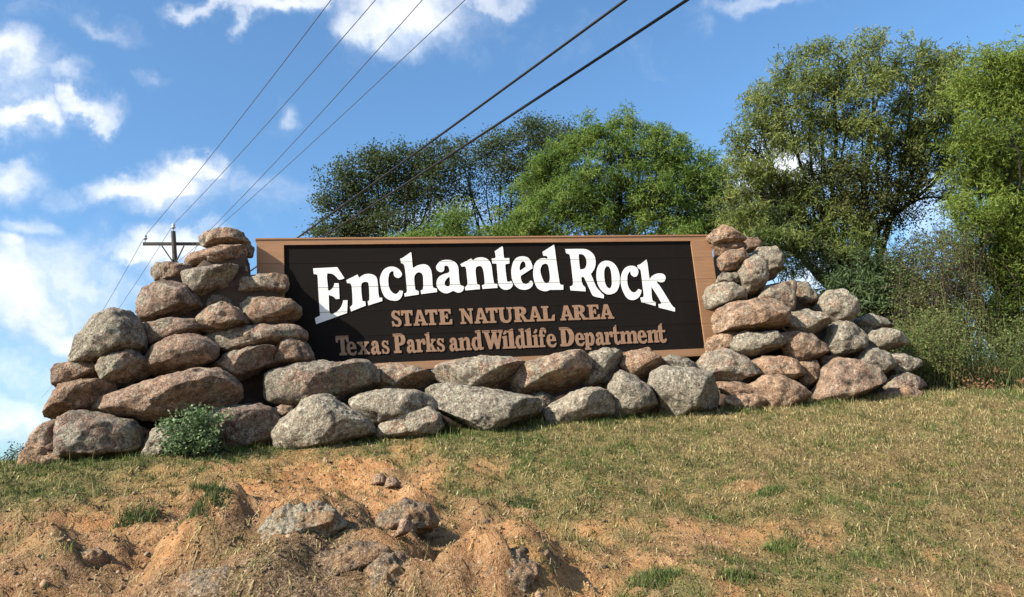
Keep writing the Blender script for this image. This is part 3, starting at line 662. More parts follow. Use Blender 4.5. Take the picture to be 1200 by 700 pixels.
boulder('smooth grey boulder in shade right of the green plant', [(236,500),(248,484),(261,478),(279,477),(300,477),(317,482),(325,494),(327,511),(324,526),(307,531),(263,531),(240,526)], .80, (.0,.5,.42), chip=(((.5,.0,1),.6),))
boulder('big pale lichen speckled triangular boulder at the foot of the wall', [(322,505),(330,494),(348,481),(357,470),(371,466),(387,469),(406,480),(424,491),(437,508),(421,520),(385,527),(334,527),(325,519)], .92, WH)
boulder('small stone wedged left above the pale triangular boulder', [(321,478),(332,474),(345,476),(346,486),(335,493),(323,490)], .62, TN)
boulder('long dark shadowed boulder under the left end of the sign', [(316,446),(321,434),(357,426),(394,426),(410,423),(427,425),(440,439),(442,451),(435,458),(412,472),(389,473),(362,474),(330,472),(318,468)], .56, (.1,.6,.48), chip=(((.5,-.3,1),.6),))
# ---- under the sign
boulder('low pink boulder under the sign right of the long shadowed one', [(428,431),(457,427),(487,430),(507,438),(512,447),(506,458),(491,462),(457,461),(435,456)], .42, (.7,.45,.58), chip=(LOWR,))
boulder('flat topped grey boulder at the wall foot, left of the long wide grey one', [(413,471),(427,461),(446,458),(487,459),(502,465),(512,480),(500,490),(462,492),(441,508),(427,496)], .80, (.25,.85,.62))
boulder('pinkish stone at ground level below the flat topped grey boulder', [(440,508),(447,496),(468,486),(500,478),(513,486),(517,500),(500,514),(445,516)], .90, (.6,.65,.64))
boulder('pale pink boulder touching the bottom edge of the sign below the word Parks', [(508,438),(514,429),(537,422),(565,419),(597,420),(612,426),(613,433),(603,441),(601,457),(578,463),(528,455),(514,447)], .46, (.6,.6,.68), chip=(LOWR,))
boulder('long wide grey lichened boulder at the wall foot, below the middle of the sign', [(498,461),(510,453),(528,452),(560,457),(606,464),(627,468),(637,483),(640,497),(601,502),(569,508),(542,507),(526,494),(510,480)], .86, (.05,.9,.56), chip=(((-.5,-1,.3),.6), ((1,-.2,.7),.75)))
boulder('slanting pink boulder with a dark underside below the word Wildlife', [(597,435),(603,428),(637,422),(667,413),(679,411),(692,421),(689,446),(678,462),(637,469),(607,467),(600,450)], .56, (.7,.5,.66), chip=(((.35,-1,.6),.28),))
boulder('greyish boulder leaning behind the slanting pink one', [(684,423),(694,414),(708,409),(729,413),(733,421),(721,438),(717,455),(696,458),(686,448)], .44, (.2,.85,.6), chip=(((.9,-.3,.6),.55),))
boulder('bright orange brown boulder at the bottom edge of the sign', [(725,427),(738,413),(761,409),(771,416),(781,430),(779,436),(765,451),(749,445),(733,436)], .48, OR, chip=(LOWR,))
boulder('half pink half grey rounded boulder at ground level under the sign', [(638,481),(655,470),(676,459),(694,454),(711,459),(719,474),(717,487),(671,496),(646,501)], .88, (.75,.7,.68))
boulder('upright oval grey boulder left of the biggest lichened one', [(715,458),(722,441),(729,436),(745,443),(762,455),(769,471),(765,489),(740,494),(718,492)], .82, (.25,.75,.5))
boulder('biggest rounded lichened boulder at the right end of the sign bottom', [(762,454),(769,439),(781,432),(809,432),(828,438),(840,451),(851,466),(853,480),(830,488),(809,490),(778,490),(771,465)], .86, (.2,.9,.55), chip=(((1,-.25,.7),.55),), facets=3)
boulder('low grey stone peeking over the biggest lichened boulder', [(772,424),(786,417),(806,421),(816,427),(824,438),(800,442),(780,438)], .50, GR)
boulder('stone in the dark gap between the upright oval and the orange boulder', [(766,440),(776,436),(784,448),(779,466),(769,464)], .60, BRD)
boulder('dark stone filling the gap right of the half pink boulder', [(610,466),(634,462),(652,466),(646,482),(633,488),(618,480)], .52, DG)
# ---- right pile
boulder('speckled pinkish boulder under the lower right corner of the sign', [(817,428),(831,415),(852,410),(868,416),(880,426),(888,438),(886,450),(868,454),(838,450),(824,440)], .56, (.45,.6,.6))
boulder('orange stone against the lower right corner of the sign border', [(827,407),(831,397),(850,389),(863,389),(862,411),(841,416),(829,416)], .34, (.95,.15,.66))
boulder('banded grey and tan boulder right of the orange stone at the sign corner', [(856,403),(861,393),(873,389),(891,391),(909,388),(918,397),(917,409),(898,416),(873,418),(858,411)], .50, (.3,.8,.58))
boulder('brown boulder with a pitted face in the middle of the right pile', [(916,392),(934,389),(953,393),(965,402),(970,415),(960,424),(941,425),(921,418),(916,406)], .52, (.75,.3,.5))
boulder('bright orange flattened boulder in the lower middle of the right pile', [(878,427),(895,418),(918,418),(934,423),(943,435),(941,447),(923,445),(905,442),(886,442)], .62, (1.0,.25,.72))
boulder('small square pinkish stone right of the bright orange flattened one', [(936,425),(957,423),(961,438),(960,451),(946,453),(940,446)], .54, (.8,.3,.56), power=3.4)
boulder('rounded pink boulder at the foot of the right pile', [(883,452),(900,441),(918,442),(934,449),(947,460),(949,473),(932,476),(914,482),(890,476),(884,462)], .84, (.95,.15,.6))
boulder('thin pinkish stone at the foot between the biggest lichened and the rounded pink boulder', [(840,448),(868,449),(887,452),(892,460),(887,465),(861,465),(846,461)], .70, (.8,.2,.58))
boulder('low orange stone half hidden in grass at the foot of the right pile', [(850,468),(863,462),(890,463),(898,473),(888,484),(853,484)], .84, (1.0,.05,.62))
boulder('large orange pink boulder beside the right border of the sign', [(837,371),(843,363),(857,356),(887,351),(907,352),(920,364),(923,378),(915,387),(887,391),(857,388),(843,393),(838,386)], .46, (.9,.35,.64))
boulder('pale boulder overlapping the right border of the sign', [(826,348),(829,338),(837,335),(855,332),(870,338),(880,349),(869,356),(841,364),(830,362)], .30, (.5,.65,.68))
boulder('upright egg shaped boulder near the top of the right pile', [(865,320),(872,307),(884,300),(897,306),(898,325),(892,341),(882,350),(872,338),(866,327)], .30, (.55,.6,.58))
boulder('boulder standing behind the upright egg shaped one', [(880,302),(891,291),(907,291),(915,300),(915,314),(911,329),(896,334),(885,318)], .08, (.3,.7,.5))
boulder('pink topmost stone of the right pile', [(830,278),(838,269),(850,265),(865,272),(873,280),(866,288),(841,289),(833,285)], .14, (.85,.25,.68))
boulder('thin reddish stone under the pink topmost one of the right pile', [(834,286),(855,284),(873,284),(876,293),(858,300),(838,299)], .10, (.9,.05,.4))
boulder('dark brown stone behind the topmost stones of the right pile', [(868,277),(887,279),(893,289),(886,298),(870,296)], -.10, (.7,.05,.36))
boulder('broken reddish stone in the upper right pile below the thin one', [(842,304),(850,295),(869,292),(879,303),(870,315),(855,321),(846,317)], .18, (.85,.3,.5))
boulder('small grey stone below the broken reddish one', [(840,329),(848,321),(864,319),(869,330),(859,335),(842,334)], .18, (.15,.6,.42))
boulder('boulder with a flat dark right face in the upper right pile', [(886,352),(898,337),(919,330),(934,330),(947,341),(948,360),(934,366),(919,368),(900,358)], .34, (.55,.55,.6), chip=(((1,-.05,.35),.35),))
boulder('stone behind the one with the flat dark right face', [(932,331),(946,332),(956,346),(959,356),(948,366),(934,360)], .10, (.4,.5,.48))
boulder('pale oval boulder in the middle of the right pile', [(922,378),(925,367),(946,364),(965,367),(976,380),(978,388),(960,393),(928,390)], .48, (.55,.6,.62), chip=(LOWR,))
boulder('round pale boulder standing up on the right shoulder of the pile', [(957,364),(960,350),(974,342),(990,340),(1001,350),(1003,364),(994,378),(974,381),(960,370)], .26, (.35,.75,.66), facets=2)
boulder('rounded boulder with a dark shadow below the round pale one', [(966,405),(975,382),(987,377),(1002,381),(1012,393),(1008,410),(990,423),(973,418)], .44, (.3,.75,.56))
boulder('flat grey stone at the right end of the pile half hidden by weeds', [(1004,375),(1022,369),(1038,374),(1047,383),(1030,390),(1008,393)], .20, GR)
boulder('pale oval stone near the right end against the weeds', [(1016,398),(1022,388),(1040,386),(1057,389),(1063,398),(1052,412),(1035,416),(1021,409)], .38, (.4,.75,.66))
boulder('lichened boulder above the big base boulder at the right end', [(1006,424),(1013,410),(1026,408),(1041,416),(1049,432),(1041,443),(1022,442),(1011,432)], .52, (.2,.85,.55))
boulder('small lichened stone at the right end of the pile in the weeds', [(1038,418),(1058,414),(1075,422),(1081,431),(1065,439),(1047,434)], .44, (.2,.8,.56))
boulder('big brown angular boulder at the right foot of the pile', [(953,466),(965,447),(967,434),(985,422),(1008,425),(1027,434),(1034,444),(1024,464),(1000,474),(970,476)], .80, (.7,.4,.55))
boulder('rough stone at the right foot behind the weeds', [(1038,455),(1047,442),(1067,438),(1085,448),(1086,460),(1050,464)], .58, (.5,.6,.5))
boulder('smooth orange stone in the grass at the right foot of the pile', [(1027,468),(1045,455),(1063,453),(1080,460),(1066,474),(1036,476)], .80, (.95,.05,.6), facets=2)
boulder('dark stone in the gap above the big brown angular boulder', [(962,420),(976,414),(986,424),(978,442),(966,448),(960,434)], .36, BRD)
boulder('dark stone in the gap at the right end below the pale oval stone', [(996,418),(1012,398),(1020,404),(1014,420),(1004,430)], .26, DG)

# rubble and mortar backing, its colour darkened to paint shade into the gaps
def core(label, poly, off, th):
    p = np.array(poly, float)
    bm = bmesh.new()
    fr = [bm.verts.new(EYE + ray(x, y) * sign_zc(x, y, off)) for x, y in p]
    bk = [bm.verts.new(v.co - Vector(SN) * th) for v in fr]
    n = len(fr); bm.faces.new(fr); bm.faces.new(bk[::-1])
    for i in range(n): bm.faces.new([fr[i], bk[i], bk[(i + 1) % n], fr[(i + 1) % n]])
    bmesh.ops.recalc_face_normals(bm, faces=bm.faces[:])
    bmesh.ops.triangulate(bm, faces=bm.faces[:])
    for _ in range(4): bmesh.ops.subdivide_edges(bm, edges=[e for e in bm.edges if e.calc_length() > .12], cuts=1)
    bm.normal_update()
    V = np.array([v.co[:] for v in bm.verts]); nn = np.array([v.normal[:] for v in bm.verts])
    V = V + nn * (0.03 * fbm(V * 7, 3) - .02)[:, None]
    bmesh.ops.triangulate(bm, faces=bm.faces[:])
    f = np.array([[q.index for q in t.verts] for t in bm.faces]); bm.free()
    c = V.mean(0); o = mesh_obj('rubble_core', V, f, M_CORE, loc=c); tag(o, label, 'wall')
core('rough mortar core coloured as dark gap shade in the left rock pile', [(80,535),(78,460),(100,440),(160,425),(172,385),(182,345),(186,322),(222,318),(240,300),(278,290),(292,300),(292,322),(322,332),(336,362),(342,396),(350,430),(330,525)], .30, .26)
core('rough mortar core coloured as dark gap shade behind the boulders under the sign', [(335,530),(335,445),(440,437),(520,432),(600,428),(690,420),(760,416),(838,411),(850,440),(850,485),(700,500),(500,515)], -.13, .4)
core('rough mortar core coloured as dark gap shade in the right rock pile', [(838,480),(846,440),(845,395),(852,365),(850,340),(852,312),(850,290),(868,288),(884,300),(896,332),(930,342),(946,352),(960,364),(975,370),(996,390),(1030,400),(1048,422),(1056,450),(1040,468),(960,475)], .14, .4)
#SPLIT2
# ------------------------------------------------------------------ rocks and lumps in the bank
M_BANK = None
def bank_material():
    mt, t, b = mat('gravelly_bank_rock'); tcn = t.nodes.new('ShaderNodeTexCoord'); ov = tcn.outputs['Object']
    oi = t.nodes.new('ShaderNodeObjectInfo'); sp_ = t.nodes.new('ShaderNodeSeparateColor'); t.links.new(oi.outputs['Color'], sp_.inputs[0])
    nb = tnoise(t, ov, 8, 6, .68); nc = tnoise(t, ov, 48, 4, .7); ne = tnoise(t, ov, 120, 2, .6)
    c = ramp(t, nc, [(0.34, (.03, .021, .015)), (0.46, (.105, .072, .046)), (0.58, (.20, .14, .09)), (0.7, (.33, .26, .18))])
    c = mix(t, mth('MULTIPLY', mrange(t, nb, .45, .62), sp_.outputs[0], tree=t), c, (.42, .24, .12))
    c = mix(t, mth('MULTIPLY', mrange(t, nb, .56, .46), sp_.outputs[1], tree=t), c, ramp(t, nc, [(0.35, (.16, .145, .105)), (0.6, (.42, .39, .29))]))
    c = mix(t, mrange(t, ne, .6, .7, 0, .5), c, (.6, .52, .42))
    t.links.new(c, b.inputs['Base Color']); b.inputs['Roughness'].default_value = .95; b.inputs['Specular IOR Level'].default_value = .1
    bump(t, b, mth('ADD', nc, mth('MULTIPLY', nb, 1.5, tree=t), tree=t), 1.0, .03); return mt
M_BANK = bank_material()
GK = 'weathered rocks cropping out of the bank below the sign'
def outcrop(label, poly, col, thick=None, facets=5, sub=5, rough=1.5, push=0.0):
    p = np.array(poly, float); c = p.mean(0); cb = np.array([c[0], p[:, 1].max() * .7 + c[1] * .3])
    _, zc = ground_hit(*cb); zc += push + .19
    V, f, ctr = rock_mesh(poly, zc, thick, int(p.sum()) % 9973, sub, facets, rough, 2.2)
    V = V + (V - ctr) / (np.linalg.norm(V - ctr, axis=1)[:, None] + 1e-9) * (.022 * fbm(V * 22, 3) + .015 * fbm(V * 8, 2))[:, None]
    o = mesh_obj('rock_outcrop', V, f, M_BANK, smooth=True, loc=ctr); o.color = (*col, 1)
    tag(o, label, 'rock', GK)
outcrop('grey lichen crusted rock jutting from the bank below the shaded grey boulder', [(300,630),(312,606),(335,596),(362,594),(388,600),(404,614),(408,628),(390,638),(350,642),(318,640)], (.35,.5,0), .2, 6, 6, push=.05)
outcrop('dark brown rounded lump of weathered rock at the bottom, left of the middle', [(424,700),(428,668),(446,652),(468,654),(484,672),(490,700)], (.5,.1,0), .17)
outcrop('pale stone at the very bottom beside the dark brown lump', [(455,706),(462,684),(480,676),(498,686),(504,706)], (.5,.4,0), .1, 4, 4)
outcrop('crumbling dark rock hump between sandy patches in the bank', [(440,616),(452,598),(474,588),(498,596),(510,612),(500,626),(466,630)], (.35,.1,0), .14)
outcrop('tan and grey rock hump at the bottom in the middle of the bank', [(556,700),(562,668),(580,650),(604,646),(626,660),(636,684),(632,706)], (.35,.2,0), .18, 6)
outcrop('smaller tan lump just left of the tan and grey hump', [(528,706),(536,684),(554,674),(570,684),(576,706)], (1,.2,0), .12)
outcrop('knob of rock right above the tan and grey hump', [(600,662),(612,642),(636,640),(652,656),(648,680),(618,684)], (.35,.2,0), .12)
outcrop('broad gravelly rock ledge at the lower left of the bank', [(180,706),(210,680),(258,668),(310,664),(352,674),(378,706)], (.35,.15,0), .2, 6, 6)
outcrop('low dark ledge of rock below the lichen crusted one', [(330,672),(372,652),(420,640),(452,644),(456,660),(410,676),(360,684)], (.5,.0,0), .16, 5)
outcrop('small broken ledge in the left part of the bank', [(60,668),(84,650),(112,646),(128,656),(118,672),(84,680)], (.7,.1,0), .12)
outcrop('small crumbled ledge left of the tuft below the pale boulder', [(196,640),(214,622),(246,616),(266,626),(262,646),(228,654)], (.35,.2,0), .13)
GS = 'loose stones on the sandy path'
for i, (lab, poly) in enumerate([('left of a pair of loose reddish brown stones on the sandy path', [(434,568),(438,558),(447,555),(454,562),(451,570)]),
    ('right of a pair of loose reddish brown stones on the sandy path', [(450,572),(454,561),(464,560),(470,567),(465,574)]),
    ('white pebble lying in the sandy left part of the bank', [(168,652),(170,647),(175,646),(178,650),(175,654)]),
    ('flat tan stone beside the crumbling dark rock hump', [(462,632),(468,610),(478,606),(484,618),(478,630)])]):
    p = np.array(poly, float); c = p.mean(0); _, zc = ground_hit(c[0], p[:, 1].max() - 2)
    V, f, ctr = rock_mesh(poly, zc, None, 50 + i, 3, 4, .5); o = mesh_obj('stone', V, f, M_ROCK, smooth=True, loc=ctr); o.color = ((.95,.1,.62,1), (.95,.1,.6,1), (.2,.9,1,1), (.6,.3,.6,1))[i]; tag(o, lab, 'stone', GS)

# gravel scattered on the bare ground (stuff)
def scatter(n, a0, a1, s0, s1):
    return rng.uniform(a0, a1, n), rng.uniform(s0, s1, n)
octv = np.array([(1,0,0),(-1,0,0),(0,1,0),(0,-1,0),(0,0,1),(0,0,-1)], float); octf = np.array([(0,2,4),(2,1,4),(1,3,4),(3,0,4),(2,0,5),(1,2,5),(3,1,5),(0,3,5)])
a, s = scatter(26000, -4.6, 5.5, .7, 4.6)
d, g, P = cover(a, s); k = (rng.random(len(a)) > d * .9); P = P[k]; n = len(P)
sz = .004 + .011 * rng.random(n) ** 3 + .010 * (rng.random(n) > .985)
V = P[:, None, :] + octv[None] * rng.uniform(.6, 1.3, (n, 6, 1)) * sz[:, None, None] * np.array([1.2, 1, .75]) 
Fc = (octf[None] + (np.arange(n) * 6)[:, None, None]).reshape(-1, 3)
M_PEB, _t, _b = mat('bank_gravel'); _g = _t.nodes.new('ShaderNodeNewGeometry')
_t.links.new(ramp(_t, _g.outputs['Random Per Island'], [(0, (.07, .048, .032)), (.5, (.19, .12, .07)), (.85, (.26, .17, .10)), (1, (.32, .235, .16))]), _b.inputs['Base Color'])
tag(mesh_obj('gravel', V.reshape(-1, 3), Fc, M_PEB), kind='stuff')

v1, f1 = ICO[2]
a, s = scatter(5500, -4.6, 4.5, 1.0, 4.6); P = gpt(a, s); px, py, z = proj(P)
k = (rng.random(len(a)) < np.clip(grid(G_GRV, px, py), 0, 1) * .5 + .03) & (rng.random(len(a)) > cover(a, s)[0] * .8) & (py < 760); P = P[k]; n = len(P)
sz = .006 + .022 * rng.random(n) ** 3
vb = np.array([(0,0,1),(.89,0,.45),(.28,.85,.45),(-.72,.53,.45),(-.72,-.53,.45),(.28,-.85,.45),(.72,.53,-.45),(-.28,.85,-.45),(-.89,0,-.45),(-.28,-.85,-.45),(.72,-.53,-.45),(0,0,-1)])
fb = np.array([(0,1,2),(0,2,3),(0,3,4),(0,4,5),(0,5,1),(1,6,2),(2,7,3),(3,8,4),(4,9,5),(5,10,1),(6,7,2),(7,8,3),(8,9,4),(9,10,5),(10,6,1),(11,7,6),(11,8,7),(11,9,8),(11,10,9),(11,6,10)])
V = P[:, None] + vb[None] * rng.uniform(.6, 1.3, (n, 12, 1)) * (sz[:, None] * rng.uniform(.7, 1.3, (n, 3)))[:, None, :] - np.array([0, 0, .004])
tag(mesh_obj('clods', V.reshape(-1, 3), (fb[None] + (np.arange(n) * 12)[:, None, None]).reshape(-1, 3), M_PEB), kind='stuff')

# ------------------------------------------------------------------ grass (stuff) and tufts
def leafmat(name, trans=.35, rough=.6, attr=None, ramp_cols=None):
    mt = bpy.data.materials.new(name); mt.use_nodes = True; t = mt.node_tree; b = t.nodes['Principled BSDF']; o = t.nodes['Material Output']
    b.inputs['Roughness'].default_value = rough; b.inputs['Specular IOR Level'].default_value = .2
    if attr:
        at2 = t.nodes.new('ShaderNodeAttribute'); at2.attribute_name = attr; col = at2.outputs['Color']
    else:
        ge = t.nodes.new('ShaderNodeNewGeometry'); tn = t.nodes.new('ShaderNodeAttribute'); tn.attribute_name = 'tone'
        fac = mth('ADD', mth('MULTIPLY', ge.outputs['Random Per Island'], .55, tree=t), tn.outputs['Fac'], tree=t, clamp=True)
        col = ramp(t, fac, ramp_cols)
    t.links.new(col, b.inputs['Base Color'])
    tr = t.nodes.new('ShaderNodeBsdfTranslucent'); t.links.new(col, tr.inputs[0]); mxs = t.nodes.new('ShaderNodeMixShader'); mxs.inputs[0].default_value = trans
    t.links.new(b.outputs[0], mxs.inputs[1]); t.links.new(tr.outputs[0], mxs.inputs[2]); t.links.new(mxs.outputs[0], o.inputs[0]); return mt
M_GRASS = leafmat('grass_blade', .3, .6, attr='col')
GREEN = np.array([(.055,.085,.018), (.085,.115,.026), (.125,.15,.036), (.048,.07,.02)])
DRY = np.array([(.32,.25,.105), (.42,.34,.15), (.24,.18,.075), (.15,.105,.052), (.50,.42,.22)])
def blades(P, h, w, lean, cols, bend=.35):
    n = len(P); az = rng.uniform(0, 2 * np.pi, n); ld = rng.uniform(0, 2 * np.pi, n)
    side = np.stack([np.cos(az), np.sin(az), np.zeros(n)], 1) * (w / 2)[:, None]
    ln = np.stack([np.cos(ld), np.sin(ld), np.zeros(n)], 1)
    up = np.array([0, 0, 1.0])
    mid = P + up * (h * .55)[:, None] + ln * (h * lean * .35)[:, None]
    tip = P + up * (h * np.sqrt(np.clip(1 - (lean * .8) ** 2, .05, 1)))[:, None] + ln * (h * lean)[:, None]
    V = np.stack([P - side, P + side, mid + side * .7, mid - side * .7, tip], 1).reshape(-1, 3)
    b0 = (np.arange(n) * 5)[:, None]
    Fc = np.concatenate([b0 + np.array([[0, 1, 2]]), b0 + np.array([[0, 2, 3]]), b0 + np.array([[3, 2, 4]])])
    return V, Fc, np.repeat(cols, 5, 0)
def set_cols(o, cols):
    ca = o.data.color_attributes.new('col', 'FLOAT_COLOR', 'POINT')
    ca.data.foreach_set('color', np.concatenate([cols, np.ones((len(cols), 1))], 1).astype(np.float32).ravel())
ncl = 15000
ca_, cs_ = scatter(ncl, -4.8, 8.6, .1, 4.7); ctone = rng.normal(size=ncl); cgreen = rng.normal(size=ncl); chh = rng.uniform(.6, 1.5, ncl)
npb = 20; ci = np.repeat(np.arange(ncl), npb); rr_ = .045 * rng.random(len(ci)) ** .7 * chh[ci]; tt_ = rng.uniform(0, 2 * np.pi, len(ci))
au, su_ = scatter(150000, -4.8, 8.6, .1, 4.7)
a = np.concatenate([ca_[ci] + rr_ * np.cos(tt_), au]); s = np.concatenate([cs_[ci] + rr_ * np.sin(tt_), su_])
tone = np.concatenate([ctone[ci], rng.normal(size=len(au)) * .5]); cg = np.concatenate([cgreen[ci], rng.normal(size=len(au))]); hh_ = np.concatenate([chh[ci], np.full(len(au), .75)])
cid = np.concatenate([rng.random(ncl)[ci], rng.random(len(au))])
d, g, P = cover(a, s); px, py, z = proj(P)
keep = (cid < (d ** 1.3) * .95 + .02) & (px > -120) & (px < 1320) & (py < 760)
a, s, d, g, P, px, py, tone, cg, hh_ = (q[keep] for q in (a, s, d, g, P, px, py, tone, cg, hh_)); n = len(a)
gsel = (g * 1.15 - .06 + .28 * cg + .5 * fbm(P2(a * 1.7 + 50, s * 2.2), 3) + rng.normal(size=n) * .15) > .45
gc = GREEN[rng.integers(0, 4, n)]
brown = rng.random(n) < np.clip(.15 + .45 * (s - 1.5) + .8 * fbm(P2(a * 1.3 + 90, s * 1.6), 3), .05, .85)
BRN = np.array([(.17,.115,.055), (.12,.08,.042), (.24,.17,.085), (.20,.15,.062)])
dc = np.where(brown[:, None], BRN[rng.integers(0, 4, n)], DRY[rng.integers(0, 5, n)])
cols = np.where(gsel[:, None], gc, dc) * np.clip(1 + .22 * tone, .5, 1.6)[:, None] * rng.uniform(.8, 1.2, (n, 1))
crest = np.exp(-((s - .82) / .18) ** 2) * np.clip(fbm(P2(a * 2.5, a * 0 + 3), 2) + .5, 0, 1)
h = (.018 + .036 * rng.random(n) ** 1.6) * hh_ * (1 + 1.5 * crest)
lean = np.where(gsel, rng.uniform(.1, .8, n), rng.uniform(.2, 1.0, n))
V, Fc, cc = blades(P - np.array([0, 0, .006]), h, rng.uniform(.003, .0065, n), lean, cols)
go_ = mesh_obj('grass', V, Fc, M_GRASS); set_cols(go_, cc); tag(go_, kind='stuff')
a, s = scatter(5200, -4.6, 8.4, .8, 4.6); d, g, P = cover(a, s); keep = rng.random(len(a)) < d * (.35 + .9 * np.clip(fbm(P2(a * 1.1, s * 1.4 + 7), 2), -.35, 1)); P = P[keep]; n = len(P)
V, Fc, cc = blades(P - np.array([0, 0, .01]), rng.uniform(.06, .17, n), rng.uniform(.0022, .004, n), rng.uniform(.05, .7, n), DRY[rng.integers(0, 5, n)] * rng.uniform(.8, 1.2, (n, 1)))
ss_ = mesh_obj('seed_stalks', V, Fc, M_GRASS); set_cols(ss_, cc); tag(ss_, kind='stuff')
# flattened straw litter
a, s = scatter(70000, -4.8, 8.4, .5, 4.7); d, g, P = cover(a, s); keep = rng.random(len(a)) < .22 + .5 * d; a, s, P = a[keep], s[keep], P[keep]; n = len(a)
az = rng.uniform(0, 2 * np.pi, n); L_ = rng.uniform(.02, .07, n); w = rng.uniform(.002, .0045, n)
a2, s2 = a + np.cos(az) * L_, s + np.sin(az) * L_; Q = gpt(a2, s2); tz = np.array([0, 0, 1]) * (.006 + .012 * rng.random((n, 1)))
sd = np.cross(Q - P, [0, 0, 1.0]); sd = sd / (np.linalg.norm(sd, axis=1)[:, None] + 1e-9) * w[:, None]
V = np.stack([P - sd + tz, P + sd + tz, Q + tz * .8], 1).reshape(-1, 3); Fc = np.arange(3 * n).reshape(n, 3)
lo = mesh_obj('straw_litter', V, Fc, M_GRASS); set_cols(lo, np.repeat(DRY[rng.integers(0, 5, n)] * rng.uniform(.6, 1.15, (n, 1)), 3, 0)); tag(lo, kind='stuff')

def tuft(label, px, py, rad, h, n, greens, cat='grass tuft', name='grass_tuft'):
    c, _ = ground_hit(px, py); a0, s0 = as_of(c); a0, s0 = float(a0[0]), float(s0[0])
    r = rad * np.sqrt(rng.random(n)) * rng.uniform(.6, 1, n); t = rng.uniform(0, 2 * np.pi, n)
    P = gpt(a0 + r * np.cos(t) * 1.5, s0 + r * np.sin(t) * .8)
    col = np.array(greens)[rng.integers(0, len(greens), n)] * rng.uniform(.7, 1.3, (n, 1))
    V, Fc, cc = blades(P - np.array([0, 0, .01]), h * rng.uniform(.5, 1, n) * (1 - .5 * (r / rad)), rng.uniform(.004, .008, n), rng.uniform(.1, .8, n), col)
    o = mesh_obj(name, V, Fc, M_GRASS, loc=c); set_cols(o, cc); tag(o, label, cat, 'grass tufts on the bank')
DKG = [(.035,.065,.018), (.055,.09,.025), (.075,.105,.03), (.2,.17,.08)]
LTG = [(.08,.13,.025), (.11,.16,.035), (.14,.18,.05), (.22,.2,.09)]
tuft('dark green grass tuft on the sandy bank below the green plant', 240, 592, .12, .09, 600, DKG)
tuft('small dark green weed tuft left of the bigger tuft on the sandy bank', 160, 606, .12, .13, 420, DKG)
tuft('short green tuft on the sand between the small weed and the green plant', 243, 572, .10, .07, 300, DKG)
tuft('bright green grass tuft at the bottom edge of the bank', 768, 684, .13, .11, 600, LTG + DKG)
tuft('bright green grass tuft in the lower right slope', 915, 644, .1, .09, 400, LTG)
tuft('green grass patch in the middle of the right slope', 902, 578, .10, .07, 500, DKG + LTG)
tuft('green grass patch at the right, level with another in the middle slope', 1050, 570, .07, .06, 400, DKG + LTG)
tuft('green grass tuft below the bright one at the right bottom', 862, 676, .1, .08, 400, LTG + DKG)
tuft('green fringe of grass hanging over the sandy hollow', 612, 590, .12, .07, 500, DKG)

# ------------------------------------------------------------------ foliage
def quads(Pc, ax, wd):                      # diamond leaves: centre-base, axis vector, half width vector
    n = len(Pc); V = np.stack([Pc, Pc + ax * .45 + wd, Pc + ax, Pc + ax * .45 - wd], 1).reshape(-1, 3)
    return V, np.arange(4 * n).reshape(n, 4)
def unit(n):
    v = rng.normal(size=(n, 3)); return v / np.linalg.norm(v, axis=1)[:, None]
def leaf_obj(name, centers, sig, per, kind, size, lmat, loc):
    V, Fc = leaf_cloud(centers, sig, per, kind, size); o = mesh_obj(name, V, Fc, lmat, loc=loc)
    k = len(centers); tv = np.clip(.22 + .17 * rng.normal(size=k) + .25 * fbm(np.asarray(centers) * 2.2, 2), 0, .5); per_leaf = np.repeat(tv, per * 4)
    vals = np.tile(per_leaf, len(V) // len(per_leaf)); t = o.data.attributes.new('tone', 'FLOAT', 'POINT'); t.data.foreach_set('value', vals.astype(np.float32)); return o
def leaf_cloud(centers, sig, per, kind, size):
    k = len(centers); P = np.repeat(centers, per, 0) + rng.normal(size=(k * per, 3)) * sig * np.array([1, 1, .75]); n = len(P)
    if kind == 'oak':
        ax = unit(n) + np.array([0, 0, .1]); ax /= np.linalg.norm(ax, axis=1)[:, None]; ax *= (size * rng.uniform(.6, 1.2, n))[:, None]
        wd = np.cross(ax, unit(n)); wd *= (size * .26 / (np.linalg.norm(wd, axis=1) + 1e-9))[:, None]
        return quads(P, ax, wd)
    Vs, n0 = [], 0
    dirs = unit(n) * .9 + np.array([0, 0, -.35]); dirs /= np.linalg.norm(dirs, axis=1)[:, None]
    Vq = []
    for j in range(4):
        ax = dirs + unit(n) * .55; ax[:, 2] -= .06; ax /= np.linalg.norm(ax, axis=1)[:, None]; ax *= (size * rng.uniform(.6, 1.15, n))[:, None]
        wd = np.cross(ax, unit(n)); wd *= (size * .10 / (np.linalg.norm(wd, axis=1) + 1e-9))[:, None]
        Vq.append(quads(P + dirs * size * .35 * (j - 1), ax, wd)[0])
    V = np.concatenate(Vq); return V, np.arange(len(V)).reshape(-1, 4)
M_OAK = leafmat('oak_leaf', .45, .55, ramp_cols=[(0, (0.027,0.045,0.016)), (.5, (0.053,0.077,0.026)), (1, (0.106,0.125,0.050))])
M_MESQ = leafmat('mesquite_leaf', .45, .6, ramp_cols=[(0, (0.058,0.111,0.021)), (.5, (0.124,0.195,0.036)), (1, (0.247,0.305,0.075))])
M_MESQ2 = leafmat('mesquite_leaf_bright', .45, .6, ramp_cols=[(0, (0.084,0.138,0.022)), (.5, (0.156,0.216,0.038)), (1, (0.252,0.300,0.066))])
M_MESQ3 = leafmat('mesquite_leaf_olive', .45, .6, ramp_cols=[(0, (0.078,0.111,0.026)), (.5, (0.143,0.182,0.046)), (1, (0.312,0.325,0.104))])
M_DARK = leafmat('dark_shrub_leaf', .2, .6, ramp_cols=[(0, (.022,.036,.014)), (.6, (.045,.07,.024)), (1, (.09,.12,.04))])
